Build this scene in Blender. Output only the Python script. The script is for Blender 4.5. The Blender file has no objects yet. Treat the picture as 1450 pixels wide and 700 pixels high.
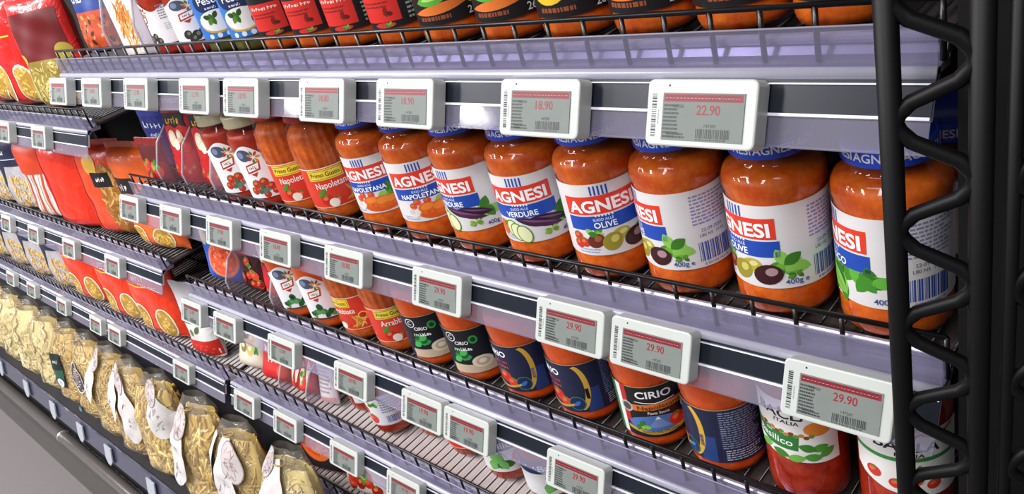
import bpy, bmesh, math, random
from mathutils import Vector, Matrix
R = math.radians
random.seed(7)
S = 0.46            # one working unit (camera to shelf front) in metres
CAMZ = 1.371        # camera height above the floor
SC = bpy.context.scene
COL = SC.collection

def U(x, y, z):     # working units (camera at the origin) -> metres, floor at z = 0
    return Vector((x*S, y*S, z*S + CAMZ))

# ------------------------------------------------------------------ camera
RX = (0.7284, 0.1417, -0.6704)
def cam_setup():
    px, py = 725.0, 350.0
    ax, ay = -508-px, 109-py
    bx, by = 1362-px, 2450-py
    f = math.sqrt(-(ax*bx + ay*by))
    dx = -Vector((ax, ay, f)).normalized()
    dz = -Vector((bx, by, f)).normalized()
    dy = dz.cross(dx)
    right = Vector((dx.x, dy.x, dz.x)); down = Vector((dx.y, dy.y, dz.y)); fwd = Vector((dx.z, dy.z, dz.z))
    m = Matrix((right, -down, -fwd)).transposed().to_4x4()
    m.translation = Vector((0, 0, CAMZ))
    cd = bpy.data.cameras.new('camera'); co = bpy.data.objects.new('camera', cd); COL.objects.link(co)
    co.matrix_world = m
    cd.sensor_width = 36; cd.lens = f/1450*36
    cd.clip_start = 0.02
    SC.camera = co
cam_setup()

# ------------------------------------------------------------------ world, lamps, exposure
w = bpy.data.worlds.new('store_ambient'); SC.world = w; w.use_nodes = True
bg = w.node_tree.nodes['Background']
bg.inputs[0].default_value = (0.66, 0.66, 0.75, 1); bg.inputs[1].default_value = 0.22
def area(name, loc, sx, sy, power, target, col=(1.0, 0.98, 1.0)):
    l = bpy.data.lights.new(name, 'AREA'); l.shape = 'RECTANGLE'; l.size = sx; l.size_y = sy
    l.energy = power; l.color = col
    o = bpy.data.objects.new(name, l); COL.objects.link(o); o.location = loc
    d = Vector(target) - Vector(loc)
    o.rotation_euler = d.to_track_quat('-Z', 'Y').to_euler()
    return o
for x, p in ((-6.4, 34), (-4.3, 36), (-2.2, 30), (-.1, 15)):      # fluorescent row over the aisle
    area('ceiling_lamp', (x, -0.75, 2.55), 2.0, 0.2, p, (x, -.3, .5))
for x, p in ((-5.4, 34), (-3.5, 36), (-1.8, 32), (-.2, 16)):      # cross lamps behind it
    area('ceiling_lamp', (x, -1.65, 2.65), 0.26, 1.3, p, (x, -.7, .7))
vs = SC.view_settings
vs.view_transform = 'Standard'; vs.look = 'None'; vs.gamma = 1; vs.exposure = 0.30
vs.use_curve_mapping = False
SC.cycles.transparent_max_bounces = 24

# ------------------------------------------------------------------ materials
def lin(h):
    if isinstance(h, str):
        h = h.lstrip('#'); c = [int(h[i:i+2], 16)/255 for i in (0, 2, 4)]
    else: c = h
    return tuple(x/12.92 if x <= .04045 else ((x+.055)/1.055)**2.4 for x in c)
MC = {}
def mat(name, col, rough=.5, metal=0.0, coat=0.0, noise=.06, nscale=60, bump=0.0, bscale=40, alpha=1.0, spec=.5, sss=0.0):
    if name in MC: return MC[name]
    m = bpy.data.materials.new(name); m.use_nodes = True
    nt = m.node_tree; b = nt.nodes['Principled BSDF']
    c = lin(col)
    b.inputs['Roughness'].default_value = rough; b.inputs['Metallic'].default_value = metal
    b.inputs['Coat Weight'].default_value = coat; b.inputs['Coat Roughness'].default_value = .05
    b.inputs['Alpha'].default_value = alpha; b.inputs['Specular IOR Level'].default_value = spec
    tc = nt.nodes.new('ShaderNodeTexCoord')
    n = nt.nodes.new('ShaderNodeTexNoise'); n.inputs['Scale'].default_value = nscale; n.inputs['Detail'].default_value = 4
    nt.links.new(tc.outputs['Object'], n.inputs['Vector'])
    mx = nt.nodes.new('ShaderNodeMix'); mx.data_type = 'RGBA'
    mx.inputs['A'].default_value = tuple(max(0, x*(1-noise*2)) for x in c) + (1,)
    mx.inputs['B'].default_value = tuple(min(1, x*(1+noise*2)) for x in c) + (1,)
    nt.links.new(n.outputs['Fac'], mx.inputs['Factor'])
    nt.links.new(mx.outputs['Result'], b.inputs['Base Color'])
    if bump:
        n2 = nt.nodes.new('ShaderNodeTexNoise'); n2.inputs['Scale'].default_value = bscale; n2.inputs['Detail'].default_value = 2
        n2.inputs['Distortion'].default_value = 1.2
        nt.links.new(tc.outputs['Object'], n2.inputs['Vector'])
        bp = nt.nodes.new('ShaderNodeBump'); bp.inputs['Strength'].default_value = bump; bp.inputs['Distance'].default_value = .01
        nt.links.new(n2.outputs['Fac'], bp.inputs['Height'])
        nt.links.new(bp.outputs['Normal'], b.inputs['Normal']); nt.links.new(bp.outputs['Normal'], b.inputs['Coat Normal'])
    MC[name] = m
    return m
def clear(name, tint, rough=.03, body=0.0, bodycol='#c8c4e0', ior=1.45, bump=0.0, bscale=40):
    """clear glass or film: see-through plus mirror gloss by Fresnel, plus a little milky body"""
    if name in MC: return MC[name]
    m = bpy.data.materials.new(name); m.use_nodes = True
    nt = m.node_tree; nt.nodes.clear()
    out = nt.nodes.new('ShaderNodeOutputMaterial')
    tr = nt.nodes.new('ShaderNodeBsdfTransparent'); tr.inputs[0].default_value = lin(tint) + (1,)
    gl = nt.nodes.new('ShaderNodeBsdfGlossy'); gl.inputs['Roughness'].default_value = rough
    fr = nt.nodes.new('ShaderNodeFresnel'); fr.inputs['IOR'].default_value = ior
    df = nt.nodes.new('ShaderNodeBsdfDiffuse'); df.inputs[0].default_value = lin(bodycol) + (1,)
    m1 = nt.nodes.new('ShaderNodeMixShader'); m1.inputs[0].default_value = body
    m2 = nt.nodes.new('ShaderNodeMixShader')
    nt.links.new(tr.outputs[0], m1.inputs[1]); nt.links.new(df.outputs[0], m1.inputs[2])
    ge = nt.nodes.new('ShaderNodeNewGeometry'); iv = nt.nodes.new('ShaderNodeMath'); iv.operation = 'SUBTRACT'; iv.inputs[0].default_value = 1
    mu = nt.nodes.new('ShaderNodeMath'); mu.operation = 'MULTIPLY'      # one gloss per wall: outer faces only
    nt.links.new(ge.outputs['Backfacing'], iv.inputs[1]); nt.links.new(iv.outputs[0], mu.inputs[0]); nt.links.new(fr.outputs[0], mu.inputs[1])
    nt.links.new(mu.outputs[0], m2.inputs[0]); nt.links.new(m1.outputs[0], m2.inputs[1]); nt.links.new(gl.outputs[0], m2.inputs[2])
    nt.links.new(m2.outputs[0], out.inputs[0])
    if bump:
        tc = nt.nodes.new('ShaderNodeTexCoord')
        n2 = nt.nodes.new('ShaderNodeTexNoise'); n2.inputs['Scale'].default_value = bscale; n2.inputs['Distortion'].default_value = 1.5
        bp = nt.nodes.new('ShaderNodeBump'); bp.inputs['Strength'].default_value = bump; bp.inputs['Distance'].default_value = .01
        nt.links.new(tc.outputs['Object'], n2.inputs['Vector']); nt.links.new(n2.outputs['Fac'], bp.inputs['Height'])
        nt.links.new(bp.outputs['Normal'], gl.inputs['Normal']); nt.links.new(bp.outputs['Normal'], fr.inputs['Normal'])
    MC[name] = m
    return m
_ink = {}
def ink(h):          # printed colour
    if h not in _ink: _ink[h] = mat('ink_' + h.lstrip('#'), h, rough=.42, noise=.03)
    return _ink[h]
_fink = {}
def film(h):         # printed glossy plastic film
    if h not in _fink: _fink[h] = mat('film_' + h.lstrip('#'), h, rough=.32, coat=.5, noise=.08, nscale=25, bump=.35, bscale=28)
    return _fink[h]

M_RAIL = mat('rail_plastic', '#d4d4e2', rough=.22, noise=.03, coat=.3)
M_LEDGE = mat('shelf_front_metal', '#cdcddc', rough=.26, noise=.04, metal=.25)
M_STRIP = mat('channel_strip', '#1d222c', rough=.3, noise=.12, nscale=14, spec=.35)
M_RIDGE = mat('channel_ridge', '#f4f4ff', rough=.2, noise=.02)
M_LIP = clear('clear_lip', '#e9e7f2', rough=.08, body=.16, bodycol='#b4b1c6')
M_LOWLIP = clear('clear_lower_lip', '#ecebf4', rough=.08, body=.17, bodycol='#d2cee0')
M_PANEL = mat('shelf_panel_metal', '#a5a2b4', rough=.26, noise=.05, metal=.55)
M_WIRE = mat('black_wire', '#0c0c0e', rough=.35, noise=.1, coat=.2)
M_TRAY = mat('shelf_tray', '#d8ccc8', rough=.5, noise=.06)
M_TRAY_SHADED = mat('shelf_tray_shaded', '#4a403e', rough=.5, noise=.1)  # same tray on the upper levels, shade between the jars put into its colour
M_BLACK = mat('black_steel', '#0b0b0c', rough=.45, noise=.12)
M_FRAME = mat('black_frame_steel', '#060607', rough=.5, noise=.15, spec=.28)
M_DARK = mat('dark_back_panel', '#121215', rough=.7, noise=.1)
M_TAG = mat('tag_casing', '#c8cdc6', rough=.3, noise=.02)
M_LCD = mat('tag_display', '#7e857f', rough=.5, noise=.05, spec=.25)
M_DIV = clear('clear_divider', '#e8e4ea', rough=.06, body=.22, bodycol='#c9bfc6')
M_GLASS = clear('jar_glass', '#f4efe8', rough=.045, body=0.0, ior=1.5)
M_FILMC = clear('clear_film', '#f3efe6', rough=.12, body=.10, bodycol='#efe9da', ior=1.5, bump=.9, bscale=38)

# ------------------------------------------------------------------ mesh builder
class MB:
    def __init__(s): s.v = []; s.f = []; s.m = []; s.sm = []; s.mats = []
    def slot(s, m):
        if m not in s.mats: s.mats.append(m)
        return s.mats.index(m)
    def add(s, vs_, fs, m, smooth=False):
        o = len(s.v); k = s.slot(m)
        s.v += [tuple(p) for p in vs_]
        for f in fs: s.f.append([i+o for i in f]); s.m.append(k); s.sm.append(smooth)
        return s
    def box(s, c, d, m, bev=0.0):
        bm = bmesh.new(); bmesh.ops.create_cube(bm, size=1)
        for v in bm.verts: v.co = Vector((v.co.x*d[0]+c[0], v.co.y*d[1]+c[1], v.co.z*d[2]+c[2]))
        if bev: bmesh.ops.bevel(bm, geom=list(bm.edges), offset=bev, segments=2, affect='EDGES', profile=.5)
        return s.bm(bm, m)
    def bm(s, bm, m, smooth=False):
        bm.verts.index_update()
        s.add([v.co.copy() for v in bm.verts], [[v.index for v in f.verts] for f in bm.faces], m, smooth); bm.free(); return s
    def tube(s, pts, r, m, n=8, cap=True):
        pts = [Vector(p) for p in pts]; vs_ = []; fs = []
        t0 = (pts[1]-pts[0]).normalized(); ref = Vector((0, 0, 1)) if abs(t0.z) < .9 else Vector((1, 0, 0))
        nrm = t0.cross(ref).normalized()
        for i, p in enumerate(pts):
            if i == 0: t = pts[1]-pts[0]
            elif i == len(pts)-1: t = pts[-1]-pts[-2]
            else: t = (pts[i+1]-p).normalized() + (p-pts[i-1]).normalized()
            t.normalize(); nrm = (nrm - t*nrm.dot(t)).normalized(); b = t.cross(nrm)
            rr = r[i] if isinstance(r, (list, tuple)) else r
            for k in range(n):
                a = 2*math.pi*k/n; vs_.append(p + (nrm*math.cos(a) + b*math.sin(a))*rr)
        for i in range(len(pts)-1):
            for k in range(n): fs.append([i*n+k, i*n+(k+1) % n, (i+1)*n+(k+1) % n, (i+1)*n+k])
        if cap: fs.append(list(range(n))[::-1]); fs.append([(len(pts)-1)*n+k for k in range(n)])
        return s.add(vs_, fs, m, True)
    def lathe(s, prof, m, seg=48, flute=None):
        vs_ = []; fs = []; n = len(prof)
        for (r, z) in prof:
            for k in range(seg):
                a = 2*math.pi*k/seg; rr = r
                if flute: rr = r*(1 + flute(a, z))
                vs_.append((rr*math.cos(a), rr*math.sin(a), z))
        for i in range(n-1):
            for k in range(seg): fs.append([i*seg+k, i*seg+(k+1) % seg, (i+1)*seg+(k+1) % seg, (i+1)*seg+k])
        return s.add(vs_, fs, m, True)
    def prism(s, prof, x0, x1, m):      # closed (y,z) outline extruded along x
        n = len(prof); vs_ = [(x0, y, z) for y, z in prof] + [(x1, y, z) for y, z in prof]
        fs = [[i, (i+1) % n, n+(i+1) % n, n+i] for i in range(n)] + [list(range(n))[::-1], list(range(n, 2*n))]
        return s.add(vs_, fs, m)
    def grid(s, fn, us, vs2, m, smooth=True, flip=False):
        nu, nv = len(us), len(vs2)
        vs_ = [fn(u, v) for v in vs2 for u in us]; fs = []
        for j in range(nv-1):
            for i in range(nu-1):
                f = [j*nu+i, j*nu+i+1, (j+1)*nu+i+1, (j+1)*nu+i]
                fs.append(f[::-1] if flip else f)
        return s.add(vs_, fs, m, smooth)
    def build(s, name, parent=None, recalc=True):
        me = bpy.data.meshes.new(name); me.from_pydata(s.v, [], s.f)
        for m in s.mats: me.materials.append(m)
        me.polygons.foreach_set('material_index', s.m); me.polygons.foreach_set('use_smooth', s.sm)
        me.update()
        if recalc:
            bm = bmesh.new(); bm.from_mesh(me); bmesh.ops.recalc_face_normals(bm, faces=bm.faces); bm.to_mesh(me); bm.free()
        o = bpy.data.objects.new(name, me); COL.objects.link(o)
        if parent: o.parent = parent
        return o

def thing(name, label, cat, loc=(0, 0, 0), rot=(0, 0, 0), group=None):
    o = bpy.data.objects.new(name, None); COL.objects.link(o)
    o.empty_display_size = .02
    o.location = loc; o.rotation_euler = rot; o['label'] = label; o['category'] = cat
    if group: o['group'] = group
    return o
def dup(root, loc, rot, label, group=None):
    r = root.copy(); COL.objects.link(r); r.location = loc; r.rotation_euler = rot; r['label'] = label
    if group: r['group'] = group
    for ch in list(root.children):
        c = ch.copy(); COL.objects.link(c); c.parent = r
        for g in list(ch.children):
            d = g.copy(); COL.objects.link(d); d.parent = c
    return r
def struct(o): o['kind'] = 'structure'; return o

# ------------------------------------------------------------------ 2-D print builder (units: mm), wrapped on any surface
_tx = {}
def text_mesh(t, bold):
    k = (t, bold)
    if k not in _tx:
        cu = bpy.data.curves.new('t', 'FONT'); cu.body = t; cu.size = 1; cu.align_x = 'CENTER'; cu.offset = bold; cu.resolution_u = 3
        ob = bpy.data.objects.new('t', cu); COL.objects.link(ob)
        dg = bpy.context.evaluated_depsgraph_get()
        me = ob.evaluated_get(dg).to_mesh()
        vs_ = [(v.co.x, v.co.y) for v in me.vertices]; fs = [list(p.vertices) for p in me.polygons]
        ob.evaluated_get(dg).to_mesh_clear()
        bpy.data.objects.remove(ob); bpy.data.curves.remove(cu)
        _tx[k] = (vs_, fs)
    return _tx[k]
def ell(cx, cy, rx, ry, rot=0, n=18, a0=0, a1=360):
    c, s_ = math.cos(R(rot)), math.sin(R(rot)); out = []
    for k in range(n):
        a = R(a0 + (a1-a0)*k/(n if a1-a0 == 360 else n-1)); x, y = rx*math.cos(a), ry*math.sin(a)
        out.append((cx + x*c - y*s_, cy + x*s_ + y*c))
    return out
def leafp(cx, cy, L, W, rot=0, n=8):
    pts = [(L*(t/n-.5), W/2*math.sin(math.pi*t/n)**.8) for t in range(n+1)] + [(L*(t/n-.5), -W/2*math.sin(math.pi*t/n)**.8) for t in range(n-1, 0, -1)]
    c, s_ = math.cos(R(rot)), math.sin(R(rot))
    return [(cx+x*c-y*s_, cy+x*s_+y*c) for x, y in pts]
BLUR = {'pasta', 'Sauce', 'PASTA', 'italiana', 'blu', 'ORZO', 'riso', 'RISO', '500', 'Bolognese', 'Passata', 'Pomodoro', 'Genovese', 'Gran', 'SUGO', 'ARRABBIATA', '1935', 'ecopasta'}
class Art:
    def __init__(s): s.items = []
    def poly(s, pts, col, layer=1, m=None):
        s.items.append((list(pts), [list(range(len(pts)))], m or ink(col), layer)); return s
    def rect(s, u0, v0, u1, v1, col, layer=1, shear=0.0, m=None):
        return s.poly([(u0, v0), (u1, v0+shear), (u1, v1+shear), (u0, v1)], col, layer, m)
    def text(s, t, u, v, h, col, layer=3, width=None, bold=.012, rot=0, align='C'):
        if t in BLUR: return s.blurred(t, u, v, h, col, layer, width or .62*h*len(t))
        vs_, fs = text_mesh(t, bold)
        if not vs_: return s
        x0 = min(p[0] for p in vs_); x1 = max(p[0] for p in vs_); k = h/.7
        kx = width/(x1-x0) if width else k
        cx = {'C': (x0+x1)/2, 'L': x0, 'R': x1}[align]
        c, s_ = math.cos(R(rot)), math.sin(R(rot)); o = []
        for x, y in vs_:
            X, Y = (x-cx)*kx, y*k; o.append((u+X*c-Y*s_, v+X*s_+Y*c))
        s.items.append((o, fs, ink(col), layer)); return s
    def blurred(s, t, u, v, h, col, layer, width):
        """lettering too blurred in the photograph to read: letter-sized marks only"""
        n = len(t); p = width/n; rn = random.Random(n*7+int(width))
        for i in range(n):
            x = u-width/2+i*p; hh = h*rn.choice((.7, .75, 1))
            s.rect(x, v, x+p*.28, v+hh, col, layer)
            if rn.random() < .75: s.rect(x+p*.28, v+hh*rn.choice((0, .4, .75)), x+p*.75, v+hh*.2+hh*rn.choice((.1, .5, .8)), col, layer)
        return s
    def bars(s, u0, v0, u1, v1, col, layer=2, seed=1, vert=True, lo=.35, hi=1.3):
        rn = random.Random(seed); p = u0 if vert else v0; e = u1 if vert else v1
        while p < e:
            w_ = rn.choice((lo, lo*1.6, hi)); g = rn.choice((lo, lo*1.4, hi*.8)); q = min(e, p+w_)
            if vert: s.rect(p, v0, q, v1, col, layer)
            else: s.rect(u0, p, u1, q, col, layer)
            p = q+g
        return s
    def lines(s, u0, v0, u1, v1, n, col, layer=2, seed=1, fill=.5, shear=0):
        """a block of print too small to read: rows of short dashes"""
        rn = random.Random(seed); p = (v1-v0)/n
        for i in range(n):
            y = v1 - (i+1)*p; u = u0; e = u1 - (u1-u0)*rn.uniform(0, .25)
            while u < e:
                L = min(rn.uniform(.05, .14)*(u1-u0), e-u); s.rect(u, y+p*.25, u+L, y+p*(.25+fill), col, layer); u += L + (u1-u0)*.025
        return s
    def into(s, mb, fn, du=4.0, dv=None, base=.00015, step=.00006):
        by = {}
        for pts, fs, m, l in s.items: by.setdefault(m, []).append((pts, fs, l))
        for m, its in by.items():
            bm = bmesh.new()
            for pts, fs, l in its:
                vv = [bm.verts.new((x, y, l)) for x, y in pts]
                for f in fs:
                    try: bm.faces.new([vv[i] for i in f])
                    except ValueError: pass
            big = [f for f in bm.faces if len(f.verts) > 4]
            if big: bmesh.ops.triangulate(bm, faces=big)
            for ax, d in ((0, du), (1, dv)):
                if not d or not bm.verts: continue
                lo = min(v.co[ax] for v in bm.verts); hi = max(v.co[ax] for v in bm.verts)
                k = math.floor(lo/d)+1
                while k*d < hi:
                    co = [0, 0, 0]; no = [0, 0, 0]; co[ax] = k*d; no[ax] = 1
                    sel = [f for f in bm.faces if min(v.co[ax] for v in f.verts) < k*d-1e-4 and max(v.co[ax] for v in f.verts) > k*d+1e-4]
                    if sel:
                        g = set(sel)
                        for f in sel: g.update(f.edges); g.update(f.verts)
                        bmesh.ops.bisect_plane(bm, geom=list(g), plane_co=co, plane_no=no, dist=1e-5)
                    k += 1
            for v in bm.verts: v.co = fn(v.co.x, v.co.y, base + step*v.co.z)
            mb.bm(bm, m, True)
        return mb
def cyl_map(r):      # r in mm
    def fn(u, v, off):
        a = -math.pi/2 + u/r; rr = r/1000+off
        return Vector((rr*math.cos(a), rr*math.sin(a), v/1000))
    return fn
def flat_map(y): return lambda u, v, off: Vector((u/1000, y-off, v/1000))

# --- printed pictures
def pic_leaves(a, u, v, s, layer=2, n=9, seed=1, cols=('#4f8f2a', '#6fb23c', '#8cc653', '#3b7a22'), L=.5, W=.3):
    rn = random.Random(seed)
    for i in range(n):
        t = rn.uniform(0, 360); r = rn.uniform(0, .42)*s
        a.poly(leafp(u+r*math.cos(R(t)), v+r*.7*math.sin(R(t)), s*L, s*W, t+rn.uniform(-30, 30)), cols[i % len(cols)], layer+(i % 4))
def pic_tomato(a, u, v, s, layer=3, col='#d8321e'):
    a.poly(ell(u, v, s*.5, s*.46), col, layer); a.poly(ell(u-s*.1, v+s*.12, s*.22, s*.16, 20), '#ee6a44', layer+1)
    for k in range(5): a.poly(leafp(u+s*.1*math.cos(R(k*72)), v+s*.34+s*.06*math.sin(R(k*72)), s*.28, s*.09, k*72), '#4c8a2c', layer+2)
def pic_olive(a, u, v, rx, ry, rot, col, hi, layer=4):
    a.poly(ell(u, v, rx, ry, rot), col, layer); a.poly(ell(u+rx*.25, v+ry*.3, rx*.42, ry*.4, rot), hi, layer+1)
def pic_bowl(a, u, v, s, c1, c2, layer=3, seed=1):
    a.poly(ell(u, v, s*.6, s*.42), '#efe9df', layer); a.poly(ell(u, v+s*.04, s*.5, s*.32), c1, layer+1)
    rn = random.Random(seed)
    for i in range(10): a.poly(ell(u+rn.uniform(-.33, .33)*s, v+rn.uniform(-.16, .22)*s, s*.1, s*.06, rn.uniform(0, 180), n=8), c2, layer+2+i % 2)
def pic_pasta(a, u0, v0, u1, v1, n, seed, cols=('#d9a53c', '#e8bf5e', '#c48d2c', '#f0d182'), L=14, W=4, layer=3, shape=None):
    rn = random.Random(seed)
    for i in range(n):
        u, v = rn.uniform(u0, u1), rn.uniform(v0, v1)
        if shape and not shape(u, v): continue
        a.poly(leafp(u, v, L*rn.uniform(.7, 1.2), W, rn.uniform(0, 180), n=5), cols[i % len(cols)], layer+i % 5)

# ------------------------------------------------------------------ shelf levels (working units)
XR = -0.30                       # right end of the bay
XB = -3.27                       # joint between the two bays
XL = -9.0
SHELVES = [  # name tag, wire top z, x0, x1, label
    ('r1', -.308, XB+.02, XR, 'top black wire shelf with clear price rail, above the white-label sauce jars'),
    ('r2', -.800, XB+.10, XR, 'second black wire shelf with clear price rail, carrying the white-label sauce jars'),
    ('r3', -1.257, XB+.13, XR, 'third black wire shelf with clear price rail, carrying the dark-label sauce jars'),
    ('r4', -1.745, XB+.06, XR, 'fourth black wire shelf with clear price rail, its pale deck showing before small jars'),
    ('r5', -2.255, XB+.16, XR, 'lowest wire shelf of the jar bay, at the bottom edge beside the pasta bags'),
    ('la', -.537, XL, XB-.03, 'upper wire shelf of the far bay, carrying the red pasta bags'),
    ('lb', -1.180, XL, XB-.05, 'middle wire shelf of the far bay, carrying the big orange pasta bags'),
    ('lc', -1.770, XL, XB-.02, 'lower wire shelf of the far bay, directly above the clear pasta bags'),
]
DECK = .047; FOOT = .078
def rail_pt(zr, s, out=0.0):     # point on the tilted rail face: s = distance down the face (m), out = distance out of it (m)
    a = R(25.6); y = .976*S - s*math.sin(a) - out*math.cos(a); z = (zr-FOOT)*S + CAMZ - s*math.cos(a) + out*math.sin(a)
    return y, z
def make_shelf(zr, x0, x1, label):
    X0, X1 = x0*S, x1*S
    t = thing('wire_shelf', label, 'shelf', U((x0+x1)/2, 1.0, zr-DECK), group=None)
    ox = t.location
    def P(x, y, z): return Vector((x, y, z)) - ox
    y0 = S; zt = zr*S+CAMZ; zd = (zr-DECK)*S+CAMZ; zf = (zr-FOOT)*S+CAMZ
    # fence along the front: top rod and uprights that come forward at the deck
    f = MB(); f.tube([P(X0, y0, zt), P(X1, y0, zt)], .0021, M_WIRE, 8)
    n = int((X1-X0)/(.0745*S)); 
    for i in range(n+1):
        x = X0 + (X1-X0)*i/n
        f.tube([P(x, y0, zt), P(x, y0, zf+.001)], .0019, M_WIRE, 6)
    f.build('front_fence', t)
    d = MB(); n = int((X1-X0)/.0155); dep = .40
    for i in range(n+1):
        x = X0 + (X1-X0)*i/n
        d.tube([P(x, y0+.016, zd-.002), P(x, y0+dep, zd-.002)], .0016, M_WIRE, 4)
    for y in (y0+.13, y0+.27, y0+dep): d.tube([P(X0, y, zd-.005), P(X1, y, zd-.005)], .002, M_WIRE, 6)
    d.build('wire_deck', t)
    p = MB(); p.box(P((X0+X1)/2, y0+.006+dep/2, zd-.011), (X1-X0, dep-.012, .004), M_TRAY if zr < -1.5 else M_TRAY_SHADED); p.build('tray', t)
    # metal front below the wires, with a rolled bead
    m = MB()
    prof = [(y0+.015, zd-.012), (y0+.010, zd-.016)]
    for k in range(7): a = R(90+30*k); prof.append((y0+.0085+.004*math.cos(a), zf+.0125+.004*math.sin(a)))
    prof += [(y0+.006, zf+.003), (y0-.001, zf), (.976*S, zf-.0005), (.976*S+.001, zf-.004), (y0+.012, zf-.006)]
    m.prism([(y-ox.y, z-ox.z) for y, z in prof], X0-ox.x, X1-ox.x, M_PANEL)
    m.build('front_panel', t)
    def strip(name, s0, s1, o0, o1, mm, parent=t, mb=None):
        b = mb or MB(); pr = [rail_pt(zr, s0, o0), rail_pt(zr, s0, o1), rail_pt(zr, s1, o1), rail_pt(zr, s1, o0)]
        b.prism([(y-ox.y, z-ox.z) for y, z in pr], X0-ox.x, X1-ox.x, mm)
        return b if mb else b.build(name, parent)
    # price channel: pale back, dark strip, bright ridges, clear lower lip, clear upper lip
    ch = MB(); strip('', -.001, .0285, -.004, -.001, M_RAIL, mb=ch)
    for s_, h in ((.0078, .0009), (.0262, .0018)): strip('', s_, s_+h, -.001, .0022, M_RIDGE, mb=ch)
    yn, zn = rail_pt(zr, .0022, -.0028); ch.tube([Vector((X0, yn, zn))-ox, Vector((X1, yn, zn))-ox], .0045, M_LEDGE, 14)
    chan = ch.build('price_channel', t)
    strip('channel_strip', .0058, .0262, -.001, .0002, M_STRIP, chan)
    lo = MB(); strip('', .0285, .0470, -.001, .0002, M_LOWLIP, mb=lo); strip('', .0462, .0476, -.0015, .0012, M_LOWLIP, mb=lo); lo.build('lower_clear_lip', t)
    u = MB(); yb = .976*S
    u.prism([(yb+.001-ox.y, zf-ox.z), (yb+.0018-ox.y, zf-ox.z), (yb+.0035-ox.y, zf+.025-ox.z), (yb+.0027-ox.y, zf+.025-ox.z)], X0-ox.x, X1-ox.x, M_LIP)
    u.tube([Vector((X0, yb+.0031, zf+.025))-ox, Vector((X1, yb+.0031, zf+.025))-ox], .0007, clear('lip_edge_highlight', '#eeecf4', rough=.1, body=.5, bodycol='#dcd9e8'), 6)  # thin paler edge, the lip's highlight painted as a milky body
    u.build('upper_clear_lip', t)
    return t

# ------------------------------------------------------------------ setting
def setting():
    b = MB(); b.box((-2.2, 0, -.02), (12, 5, .04), mat('floor_vinyl', '#6d6766', rough=.55, noise=.12, nscale=220)); struct(b.build('floor'))
    b = MB(); b.box((-2.2, S*2.05+.03, 1.5), (12, .06, 3.0), mat('wall_paint', '#55555a', rough=.8)); struct(b.build('wall_back'))
setting()
for _, zr, x0, x1, lab in SHELVES: make_shelf(zr, x0, x1, lab)
LEVEL = {k: zr for k, zr, *_ in SHELVES}
def deckz(k): return LEVEL[k]-DECK

def gondola():
    t = thing('gondola', 'black steel back frame with panel and uprights that carries all the shelves', 'shelving', (-2.2, S*1.5, 0))
    o = t.location
    def bx(name, x0, x1, y0, y1, z0, z1, m, bev=0):
        b = MB(); b.box(Vector(((x0+x1)/2, (y0+y1)/2, (z0+z1)/2))-o, (x1-x0, y1-y0, z1-z0), m, bev); return b.build(name, t)
    XR_ = .35
    bx('back_panel', XL*S, XR_, S*2.0, S*2.0+.02, .205, 2.1, M_DARK)
    for x in (XB, -.12, -6.4, XL):
        bx('upright', x*S-.012, x*S+.012, S*1.93, S*2.0-.001, .205, 2.1, M_BLACK)
    t = thing('base_unit', 'low base unit with dark deck, grey clips and round bumper rail along the floor', 'shelf base', (-2.2, S*1.3, 0)); o = t.location
    zb = -2.50*S+CAMZ
    bx('base_deck', XL*S, XR_, .64*S+.006, S*1.92, zb-.03, zb-.002, mat('base_deck_steel', '#1c1a20', rough=.5))
    p = MB(); p.prism([(.64*S-o.y, zb+.004-o.z), (.64*S+.005-o.y, zb+.004-o.z), (.64*S+.005-o.y, zb-.028-o.z), (.605*S-o.y, zb-.052-o.z), (.602*S-o.y, zb-.048-o.z)], XL*S-o.x, XR_-o.x, mat('base_front_rail', '#41445c', rough=.25, coat=.5)); p.build('base_front_rail', t)
    bx('kick_plate', XL*S, XR_, .64*S, .64*S+.01, .012, zb-.03, mat('kick_steel', '#4a4846', rough=.3, metal=.5))
    q = MB(); yq, zq = .572*S, .094
    q.tube([Vector((XL*S, yq, zq))-o, Vector((XR_, yq, zq))-o], .017, mat('bumper_tube', '#7c7672', rough=.28, metal=.55, coat=.3), 20); bt = q.build('bumper_rail', t)
    for x in (-5.62, -3.2, -8.0):
        r = MB()
        r.tube([Vector((x*S, yq, zq))-o, Vector((x*S+.006, yq, zq))-o], .0185, mat('bumper_joint', '#d8d4d0', rough=.3, metal=.6), 20)
        r.tube([Vector((x*S-.005, yq, zq))-o, Vector((x*S, yq, zq))-o], .0178, M_BLACK, 20)
        r.build('joint_ring', bt)
    f = MB(); f.prism([(yq-.045-o.y, 0-o.z), (yq-.045-o.y, .012-o.z), (yq-.02-o.y, .05-o.z), (.64*S-o.y, .055-o.z), (.64*S-o.y, 0-o.z)], XL*S-o.x, XR_-o.x, mat('skirting', '#45433f', rough=.35, coat=.2)); f.build('skirting', t)
    # grey hexagonal clips hanging on the base rail
    m = mat('clip_plastic', '#b4bcc4', rough=.3, coat=.3)
    for x in (-5.56, -5.07, -4.63, -4.05, -6.1, -6.7, -3.5, -3.0):
        c = MB(); w_, h_ = .023, .05
        pts = [(-w_, 0), (w_, 0), (w_, -h_*.72), (w_*.35, -h_), (-w_*.35, -h_), (-w_, -h_*.72)]
        vs_ = [Vector((x*S+a, .634*S-.003-.5*(-b)*.7, zb+b))-o for a, b in pts]; vs2 = [v+Vector((0, -.003, .001)) for v in vs_]
        c.add(vs_+vs2, [[0, 1, 2, 3, 4, 5], [11, 10, 9, 8, 7, 6]] + [[i, (i+1) % 6, 6+(i+1) % 6, 6+i] for i in range(6)], m)
        c.build('tag_clip', t)
gondola()

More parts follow.
